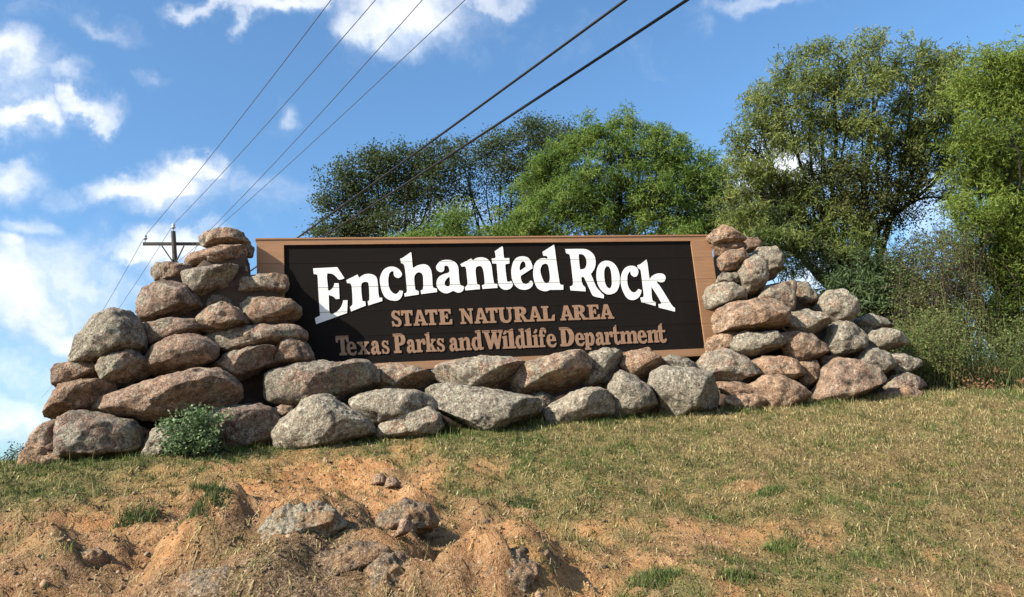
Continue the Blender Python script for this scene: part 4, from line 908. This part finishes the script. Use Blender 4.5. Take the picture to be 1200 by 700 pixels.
M_MIST = leafmat('mistletoe_leaf', .45, .6, ramp_cols=[(0, (0.042,0.054,0.017)), (.6, (0.084,0.096,0.030)), (1, (0.156,0.156,0.054))])
M_HERB = leafmat('herb_leaf', .3, .6, ramp_cols=[(0, (.045,.085,.035)), (.6, (.11,.165,.07)), (1, (.26,.32,.17))])
M_BARK = flat('dark_bark', (.024, .019, .015), .95, 25, .5)
M_TWIG = flat('dry_twig', (.065, .047, .032), .95, 25, .4)

def bez(a, b, sag, n=6, wob=.05):
    a, b = np.asarray(a, float), np.asarray(b, float); L0 = np.linalg.norm(b - a); k = rng.normal(size=3) * wob * L0
    t = np.linspace(0, 1, n)[:, None]; return a * (1 - t) + b * t + (4 * t * (1 - t)) * (k + np.array([0, 0, sag * L0]))
def tree(name, label, cat, base_px, zc, clumps, leaf, lmat, size, per, sig, nsub, trunk_r, group=None, fork=.45, twig_r=.008, density=1.0, loose=.2):
    """clumps: px, py, half width, half height, depth shift (m), weight"""
    bx = at(base_px, 440, zc); av, sv = as_of(bx); gz_ = float(ground(av, sv, False)[0]); base = np.array([bx[0], bx[1], gz_ - .1])
    root = empty(name, base, label, cat, group); inv = Matrix.Translation(root.location).inverted()
    cs = []
    for c in clumps:
        px, py, hw, hh = c[:4]; dz = c[4] if len(c) > 4 else rng.uniform(-.5, .5) * zc * .06; wt = c[5] if len(c) > 5 else 1.0
        cs.append((at(px, py, zc + dz), hw / FPX * zc * 1.18, hh / FPX * zc * 1.18, wt))
    cen = np.array([c[0] for c in cs]); mid = cen.mean(0)
    fk = base + (np.array([mid[0], mid[1], mid[2]]) - base) * fork + rng.normal(size=3) * .1 + F * .3
    wood = MB(); wood.tube(bez(base, fk, 0, 6, .04), np.linspace(trunk_r, trunk_r * .62, 6), 8)
    # main limbs: clumps grouped by direction
    allc = []; ordr = np.argsort(cen[:, 0]); ng = max(2, len(cs) // 4); groups = np.array_split(ordr, ng)
    twigs = MB()
    for gq in groups:
        gm = cen[gq].mean(0); joint = fk + (gm - fk) * .55 + F * .3
        wood.tube(bez(fk, joint, .06, 6, .16), np.linspace(trunk_r * .42, trunk_r * .2, 6), 6)
        for i in gq:
            c, rx, rz, wt = cs[i]
            wood.tube(bez(joint, c + F * .12, .05, 6, .14), np.linspace(trunk_r * .17, trunk_r * .05, 6), 5)
            k = max(4, int(nsub * wt * rx * rz * density)); ry = (rx + rz) / 2
            u = unit(k); r = rng.random(k) ** (1 / 2.6) * np.where(rng.random(k) < loose, rng.uniform(1.1, 1.75, k), 1.0)
            sc = c + (R * (u[:, :1] * rx) + U * (u[:, 1:2] * rz) + F * (u[:, 2:] * ry)) * r[:, None]
            allc.append(sc)
            for q in sc:
                twigs.tube(bez(c + (q - c) * .15, q, -.03, 3, .12), np.linspace(twig_r, twig_r * .35, 3), 3, False)
    allc = np.concatenate(allc)
    for o in (wood.build('trunk', M_BARK, smooth=True, loc=base), twigs.build('twigs', M_BARK, loc=base), leaf_obj('crown', allc, sig, per, leaf, size, lmat, base)):
        o.parent = root; o.matrix_parent_inverse = inv
        if o.name.split('.')[0] != 'trunk': o['kind'] = 'stuff'
    return root
TG = 'trees standing behind the sign'
tree('oak_tree', 'dark grey green oak behind the left half of the sign, leftmost of the trees', 'tree', 455, 22.0,
     [(398,268,22,18),(392,238,18,16),(408,215,24,20),(440,200,28,20),(430,238,30,22),(470,192,26,16),(478,225,28,22),(420,272,28,16),(455,262,28,16),(505,195,26,20),(500,225,22,18,0,.8),(498,262,22,20,0,.6),(380,272,12,10),(440,178,14,7),(478,180,18,7)],
     'oak', M_OAK, .085, 60, .15, 110, .24, TG)
tree('oak_tree', 'taller thin crowned oak with sky showing through, between the dark oak and the bright mesquite', 'tree', 590, 23.0,
     [(540,182,24,16),(535,210,22,18,0,.8),(565,180,26,16),(590,172,26,18),(618,158,26,16),(645,168,24,20),(660,160,16,12),(640,150,20,10),(600,200,26,20),(630,195,26,24),(570,215,26,18,0,.6),(560,250,30,22,0,.45),(600,240,26,22,0,.5),(625,225,20,20),(530,245,18,22,0,.5),(590,275,26,14,0,.5)],
     'oak', M_OAK, .08, 50, .15, 95, .22, TG)
tree('mesquite_tree', 'dense bright green mesquite directly behind the right half of the sign', 'tree', 730, 15.0,
     [(612,262,26,20),(630,225,26,22),(650,190,22,16),(676,172,22,14),(660,250,34,30),(690,212,32,24),(705,158,18,12),(738,148,12,14),(742,180,30,18),(765,160,18,12),(720,245,40,32),(780,180,26,18),(770,222,34,26),(790,255,36,28),(815,205,26,20),(835,235,28,24),(850,265,24,20),(850,205,14,10,0,.6),(620,280,30,12),(820,275,30,14),(590,275,20,12),(690,150,10,14,0,.7),(722,150,12,10,0,.7),(828,190,12,10,0,.7),(655,178,12,12,0,.7),(628,200,12,12,0,.7),(800,172,10,12,0,.6)],
     'frond', M_MESQ, .075, 30, .075, 300, .14, TG, fork=.3, loose=.3)
tree('mesquite_sapling', 'small bright green mesquite sapling poking above the middle of the sign edge', 'tree', 535, 14.0,
     [(532,262,18,18),(520,278,24,10),(545,280,20,8),(470,282,22,6),(500,280,22,6)], 'frond', M_MESQ, .08, 26, .10, 260, .05, TG, fork=.5)
tree('mesquite_tree', 'tall open crowned mesquite with dark limbs behind the right rock pile', 'tree', 1052, 12.5,
     [(866,160,14,15),(872,200,20,20),(892,118,18,22),(897,150,24,20),(925,82,16,20),(918,125,28,24),(930,165,30,24),(965,60,18,14),(955,100,26,24),(985,92,26,24),(1020,58,24,14),(1012,100,28,26),(1045,80,24,22),(1075,72,14,16),(1062,115,28,24),(1095,95,22,24),(970,150,32,26),(1015,150,32,28),(1060,165,30,28),(1095,140,26,26),(900,205,26,18,0,.6),(880,245,26,20,0,.8),(935,215,28,18,0,.5),(975,195,28,22,0,.8),(905,278,28,16,-.6,.9),(900,300,18,14,-.6,.8),(985,262,24,12),(1010,290,26,16),(1110,70,20,14),(1115,115,22,24),(960,285,24,16,0,.6),(930,255,26,16,0,.7),(1120,95,18,20),(1125,150,20,24),(1108,190,22,24),(1120,235,20,24,0,.6),(870,280,20,16,.3,.8),(895,262,24,18,.4,.8),(940,290,30,16,.4,.8),(960,240,24,16,0,.6),(915,235,24,18,.3,.7),(1085,170,24,24),(850,235,14,16,0,.8),(985,300,30,14,.3,.9),(890,225,26,22,.6,.9),(925,235,28,22,.6,.9),(955,262,28,20,.6,.9),(870,255,22,20,.6,.9),(915,262,28,20,.7,.9),(990,235,26,22,.5,.9),(945,215,26,20,.6,.8),(1000,275,28,18,.6,.9),(880,190,22,18,.4,.8)],
     'frond', M_MESQ3, .075, 24, .075, 230, .19, TG, fork=.42, twig_r=.008)
tree('mistletoe_clump', 'dark dense clump of growth in the middle of the tall open crowned mesquite', 'plant', 1045, 12.4,
     [(1000,205,32,22),(1040,215,34,26),(1020,240,34,22),(1055,250,24,26),(1075,205,22,26)], 'oak', M_MIST, .05, 50, .10, 240, .05, None, fork=.8)
tree('mesquite_tree', 'bright green bushy mesquite at the right edge of the picture', 'tree', 1180, 11.4,
     [(1140,105,20,18),(1160,75,22,16),(1190,75,24,20),(1205,110,30,30),(1165,125,30,24),(1145,160,24,26),(1185,170,34,30),(1215,190,30,40),(1150,205,24,24),(1185,225,34,28),(1140,250,22,22),(1175,275,30,28),(1210,270,30,40),(1160,315,26,24),(1195,335,32,30),(1185,385,30,26),(1225,350,30,50),(1240,90,30,40),(1150,360,20,18,0,.6),(1125,290,16,18,0,.5)],
     'frond', M_MESQ2, .065, 34, .10, 360, .14, TG, fork=.3)
SHG = 'shrubs behind the right end of the wall'
tree('dark_shrub', 'dark green juniper like shrub behind the right rock pile below the mesquite limb', 'shrub', 1010, 11.6,
     [(985,345,18,16),(1005,335,24,16),(1030,345,26,22),(1015,365,28,16),(1050,360,24,24),(1040,320,18,14),(1020,310,16,10,0,.6),(1060,390,22,22)], 'frond', M_DARK, .10, 24, .10, 400, .05, SHG, fork=.3)

def bush_of_stems(name, label, cat, pxs, zc, n, tops, rad, m, leaves=None, spread=.3, group=None, lcol=None, lsize=.05, lper=3):
    """thin stems from the ground to points spread over given areas, with sparse leaves"""
    mb = MB(); lp = []
    for _ in range(n):
        px0 = rng.uniform(*pxs); z0 = zc + rng.uniform(-.4, .4); b0 = at(px0, 440, z0); av, sv = as_of(b0); b0[2] = float(ground(av, sv, False)[0]) - .03
        t = tops[rng.integers(len(tops))]; e = at(rng.normal(t[0], t[2] * .6), rng.normal(t[1], t[3] * .6), z0 + rng.uniform(-.3, .3))
        pts = bez(b0, e, .03, 6, .09); mb.tube(pts, np.linspace(rad, rad * .35, 6), 3, False)
        for q in range(3, 6):
            for _k in range(2):
                d = unit(1)[0] * spread * rng.uniform(.3, 1); d[2] = abs(d[2]) * .7
                tw = bez(pts[q], pts[q] + d, .05, 3, .1); mb.tube(tw, np.linspace(rad * .5, rad * .25, 3), 3, False); lp += [tw[1], tw[2]]
        lp += list(pts[2:])
    bx = at(sum(pxs) / 2, 440, zc); av, sv = as_of(bx); bx[2] = float(ground(av, sv, False)[0])
    root = empty(name, bx, label, cat, group); inv = Matrix.Translation(root.location).inverted()
    obs = [mb.build('stems', m, loc=bx)]
    if leaves:
        obs.append(leaf_obj('leaves', np.array(lp), .04, lper, 'oak', lsize, leaves, bx))
    for o in obs: o.parent = root; o.matrix_parent_inverse = inv; o['kind'] = 'stuff'
    return root
M_WEED = leafmat('weed_leaf', .35, .6, ramp_cols=[(0, (.045,.07,.018)), (.5, (.095,.125,.032)), (.85, (.16,.175,.06)), (1, (.23,.21,.09))])
M_STRAW = flat('weed_stalk', (.13, .125, .05), .9, 25, .4)
bush_of_stems('twiggy_shrub', 'brown half bare twiggy shrub below the bright mesquite at the right', 'shrub', (1050,1150), 10.9, 240,
              [(1085,300,35,25),(1110,330,40,30),(1070,340,30,30),(1125,285,25,20)], .006, M_TWIG, M_WEED, .22, SHG, lsize=.035, lper=3)
bush_of_stems('tall_weeds', 'tangle of tall weeds overgrowing the right end of the rock wall', 'weeds', (1045,1140), 9.95, 330,
              [(1075,395,40,22),(1105,380,40,25),(1065,420,35,18),(1115,420,40,18)], .004, M_STRAW, M_WEED, .16, SHG, lsize=.035, lper=3)
bush_of_stems('tall_weeds', 'thicket of weeds under the bright mesquite at the right edge', 'weeds', (1130,1260), 10.3, 260,
              [(1160,405,40,25),(1200,400,45,25),(1150,435,40,15),(1220,430,40,20)], .004, M_STRAW, M_WEED, .16, SHG, lsize=.035, lper=3)
bush_of_stems('red_tinged_weed', 'low reddish weeds at ground level below the thicket at the right', 'weeds', (1085,1200), 9.8, 22,
              [(1112,440,12,12),(1185,448,20,10),(1150,450,20,8)], .004, M_STRAW, leafmat('reddish_leaf', .3, .6, ramp_cols=[(0, (.14,.07,.035)), (1, (.26,.15,.075))]), .08, None, lsize=.05, lper=3)
def tall_grass(label, x0, x1, zc, n, hmin, hmax):
    px = rng.uniform(x0, x1, n); zz = zc + rng.uniform(-.25, .35, n); P = np.array([at(p, 450, z) for p, z in zip(px, zz)]); av, sv = as_of(P); P[:, 2] = ground(av, sv, False) - .02
    pal = np.array([(.075,.105,.028), (.12,.135,.045), (.05,.08,.02), (.21,.19,.085)]); col = pal[rng.integers(0, 4, n)] * rng.uniform(.7, 1.2, (n, 1))
    h = rng.uniform(hmin, hmax, n); V, Fc, cc = blades(P, h, rng.uniform(.006, .012, n), rng.uniform(.05, .75, n), col)
    c = P.mean(0); o = mesh_obj('tall_grass', V, Fc, M_GRASS, loc=c); set_cols(o, cc); tag(o, label, 'grass'); return o
tall_grass('long arching grass stems in front of the weeds at the right end of the wall', 1062, 1215, 9.75, 2600, .12, .6)
M_BRUSH = leafmat('brush_leaf', .25, .6, ramp_cols=[(0, (.022,.022,.010)), (.5, (.05,.046,.020)), (.8, (.075,.085,.028)), (1, (.11,.12,.045))])
tree('brush_thicket', 'dark brownish thicket behind the twiggy shrub at the right', 'shrub', 1100, 11.8,
     [(1050,310,16,18,0,.8),(1075,300,22,20),(1100,290,20,18),(1070,335,26,22),(1105,325,26,24),(1130,310,18,22),(1060,370,26,22),(1095,365,30,24),(1130,350,20,24),(1080,400,34,22),(1125,395,26,22),(1035,395,16,14)], 'frond', M_BRUSH, .06, 20, .09, 200, .04, SHG, fork=.25)
tree('dark_shrub', 'dark green brush low under the mesquite limb, behind the top of the right rock pile', 'shrub', 925, 12.2,
     [(898,285,16,14),(915,300,18,14),(930,280,18,14),(925,318,14,10),(960,300,18,12,0,.8),(975,320,16,14),(900,262,16,12)], 'frond', M_DARK, .07, 22, .08, 260, .04, SHG, fork=.5)
# the plant growing against the left foot of the pile
def herb(name, label, px, py, zc, pts_px, n, hgt, lmat, lsize, per, stem):
    mb = MB(); lp = []
    b0 = at(px, py, zc)
    for _ in range(n):
        q = pts_px[rng.integers(len(pts_px))]; e = at(rng.normal(q[0], q[2] * .55), rng.normal(q[1], q[3] * .55), zc + rng.uniform(-.22, .12))
        pts = bez(b0 + rng.normal(size=3) * np.array([.12, .06, .0]), e, .04, 5, .06); mb.tube(pts, np.linspace(.005, .0015, 5), 3, False); lp += list(pts[1:]) + [pts[-1] + (pts[-1] - pts[-2]) * .4]
    root = empty(name, b0, label, 'plant'); inv = Matrix.Translation(root.location).inverted()
    for o in (mb.build('stems', stem, loc=b0), leaf_obj('leaves', np.array(lp), .03, per, 'oak', lsize, lmat, b0)): o.parent = root; o.matrix_parent_inverse = inv; o['kind'] = 'stuff'
herb('green_plant', 'bushy green plant growing against the boulders at the left foot of the pile', 228, 531, float(sign_zc(228, 520, 1.08)),
     [(208,510,14,11),(232,504,14,12),(248,506,9,13),(224,490,15,9),(203,519,10,8),(246,521,10,9),(228,519,16,8),(200,500,7,8),(256,492,6,8),(236,486,6,6)], 170, .4, M_HERB, .036, 5, M_HERB)
herb('bare_twig_plant', 'sparse little twig plant on the skyline left of the wall', 22, 544, 7.6, [(16,528,9,7),(26,526,8,6)], 26, .2, M_DARK, .03, 1, M_TWIG)

# ------------------------------------------------------------------ utility pole and lines
ZP = 31.0
ptop = at(203, 271, ZP); pd = at(208.5, 366, ZP) - ptop; pd /= np.linalg.norm(pd)
av, sv = as_of(ptop); gzp = float(ground(av, sv, False)[0]); Lp = (ptop[2] - gzp + .5) / -pd[2]; pbase = ptop + pd * Lp
pole = empty('utility_pole', pbase, 'wooden utility pole with one crossarm rising behind the left rock pile', 'utility pole'); pinv = Matrix.Translation(pole.location).inverted()
def pchild(o): o.parent = pole; o.matrix_parent_inverse = pinv; return o
mb = MB(); mb.tube([pbase, pbase + (ptop - pbase) * .5, ptop], [.16, .125, .085], 12); pchild(mb.build('pole', M_POLE, smooth=False, loc=pbase))
armL, armR = at(167.5, 286, ZP - .18), at(242, 286, ZP + .45); armd = (armR - armL) / np.linalg.norm(armR - armL); armn = np.cross(armd, [0, 0, 1.0]); armn /= np.linalg.norm(armn)
if armn @ F > 0: armn = -armn
mb = MB(); ac = (armL + armR) / 2 ; mb.box(ac, (armR - armL) / 2, armn * .05, np.cross(armd, armn) * .055); pchild(mb.build('crossarm', M_POLE, loc=ac))
pj = ptop + pd * 1.35
for q in (at(190, 289, ZP - .05), at(216, 289, ZP + .2)):
    mb = MB(); mb.tube([q + armn * .08, pj + armn * .14], .028, 5); pchild(mb.build('arm_brace', M_POLE, loc=pj))
ins = []
for q, h0 in ((at(170, 284, ZP - .16), .0), (ptop, .0), (at(239, 284, ZP + .43), .0)):
    mb = MB(); q = np.asarray(q); mb.tube([q - np.array([0, 0, .05]), q + np.array([0, 0, .16])], .016, 6); pn_ = pchild(mb.build('insulator_pin', M_METAL, loc=q))
    mb = MB(); mb.lathe(q, [(.05, .10), (.085, .13), (.085, .17), (.045, .19), (.07, .22), (.07, .26), (.03, .30)], 10); pchild(mb.build('insulator', M_PORC, smooth=True, loc=q)); ins.append(q + np.array([0, 0, .27]))
mb = MB(); q = ptop + pd * 1.9 + armn * .16 - armd * .12; mb.lathe(q, [(.03, -.25), (.1, -.22), (.1, .12), (.06, .16), (.03, .24)], 10); pchild(mb.build('cutout_can', M_METAL, smooth=True, loc=q))
neut = ptop + pd * 1.35 + armn * .15
com1 = ptop + pd * 3.55 + armn * .17; com2 = ptop + pd * 3.75 + armn * .17
def ray_at_height(px, py, z):
    d = ray(px, py); return EYE + d * ((z - EYE[2]) / d[2])
def line(name, label, A, px, py, sag, rad, m, group, span=.45, back=38.0, bsag=.6):
    B = ray_at_height(px, py, A[2] - sag * 4 * span * (1 - span)); E = A + (B - A) / span; E[2] = A[2]
    t = np.linspace(0, 1, 40)[:, None]; pts = A * (1 - t) + E * t; pts[:, 2] -= (4 * sag * t * (1 - t))[:, 0]
    dr = (A - E); dr[2] = 0; dr /= np.linalg.norm(dr); K = A + dr * back - np.array([0, 0, 1.4]); tb = np.linspace(1, 0, 16)[:-1, None]
    pb = A * (1 - tb) + K * tb; pb[:, 2] -= (4 * bsag * tb * (1 - tb))[:, 0]
    mb = MB(); mb.tube(list(pb) + list(pts), rad, 5); tag(mb.build(name, m, smooth=True, loc=A), label, name.replace('_', ' '), group)
WG = 'thin power lines strung from the utility pole'
line('power_line', 'leftmost thin power line, tied to the outer end of the crossarm', ins[0], 388, 0, .55, .0095, M_WIRE, WG)
line('power_line', 'second thin power line from the left, tied to the pole top', ins[1], 440, 0, .55, .0095, M_WIRE, WG)
line('power_line', 'third thin power line from the left, tied to the crossarm end behind the rocks', ins[2], 495, 0, .55, .0095, M_WIRE, WG)
line('power_line', 'rightmost and faintest of the four thin power lines', neut, 545, 0, .55, .008, M_WIRE, WG)
CGp = 'thick black cables crossing above the oak'
line('overhead_cable', 'upper of the two thick black cables, reaching the oak crown first', com1, 733, 0, .35, .024, M_CABLE, CGp)
line('overhead_cable', 'lower of the two thick black cables, reappearing left of the dark oak', com2, 805, 0, .45, .026, M_CABLE, CGp)
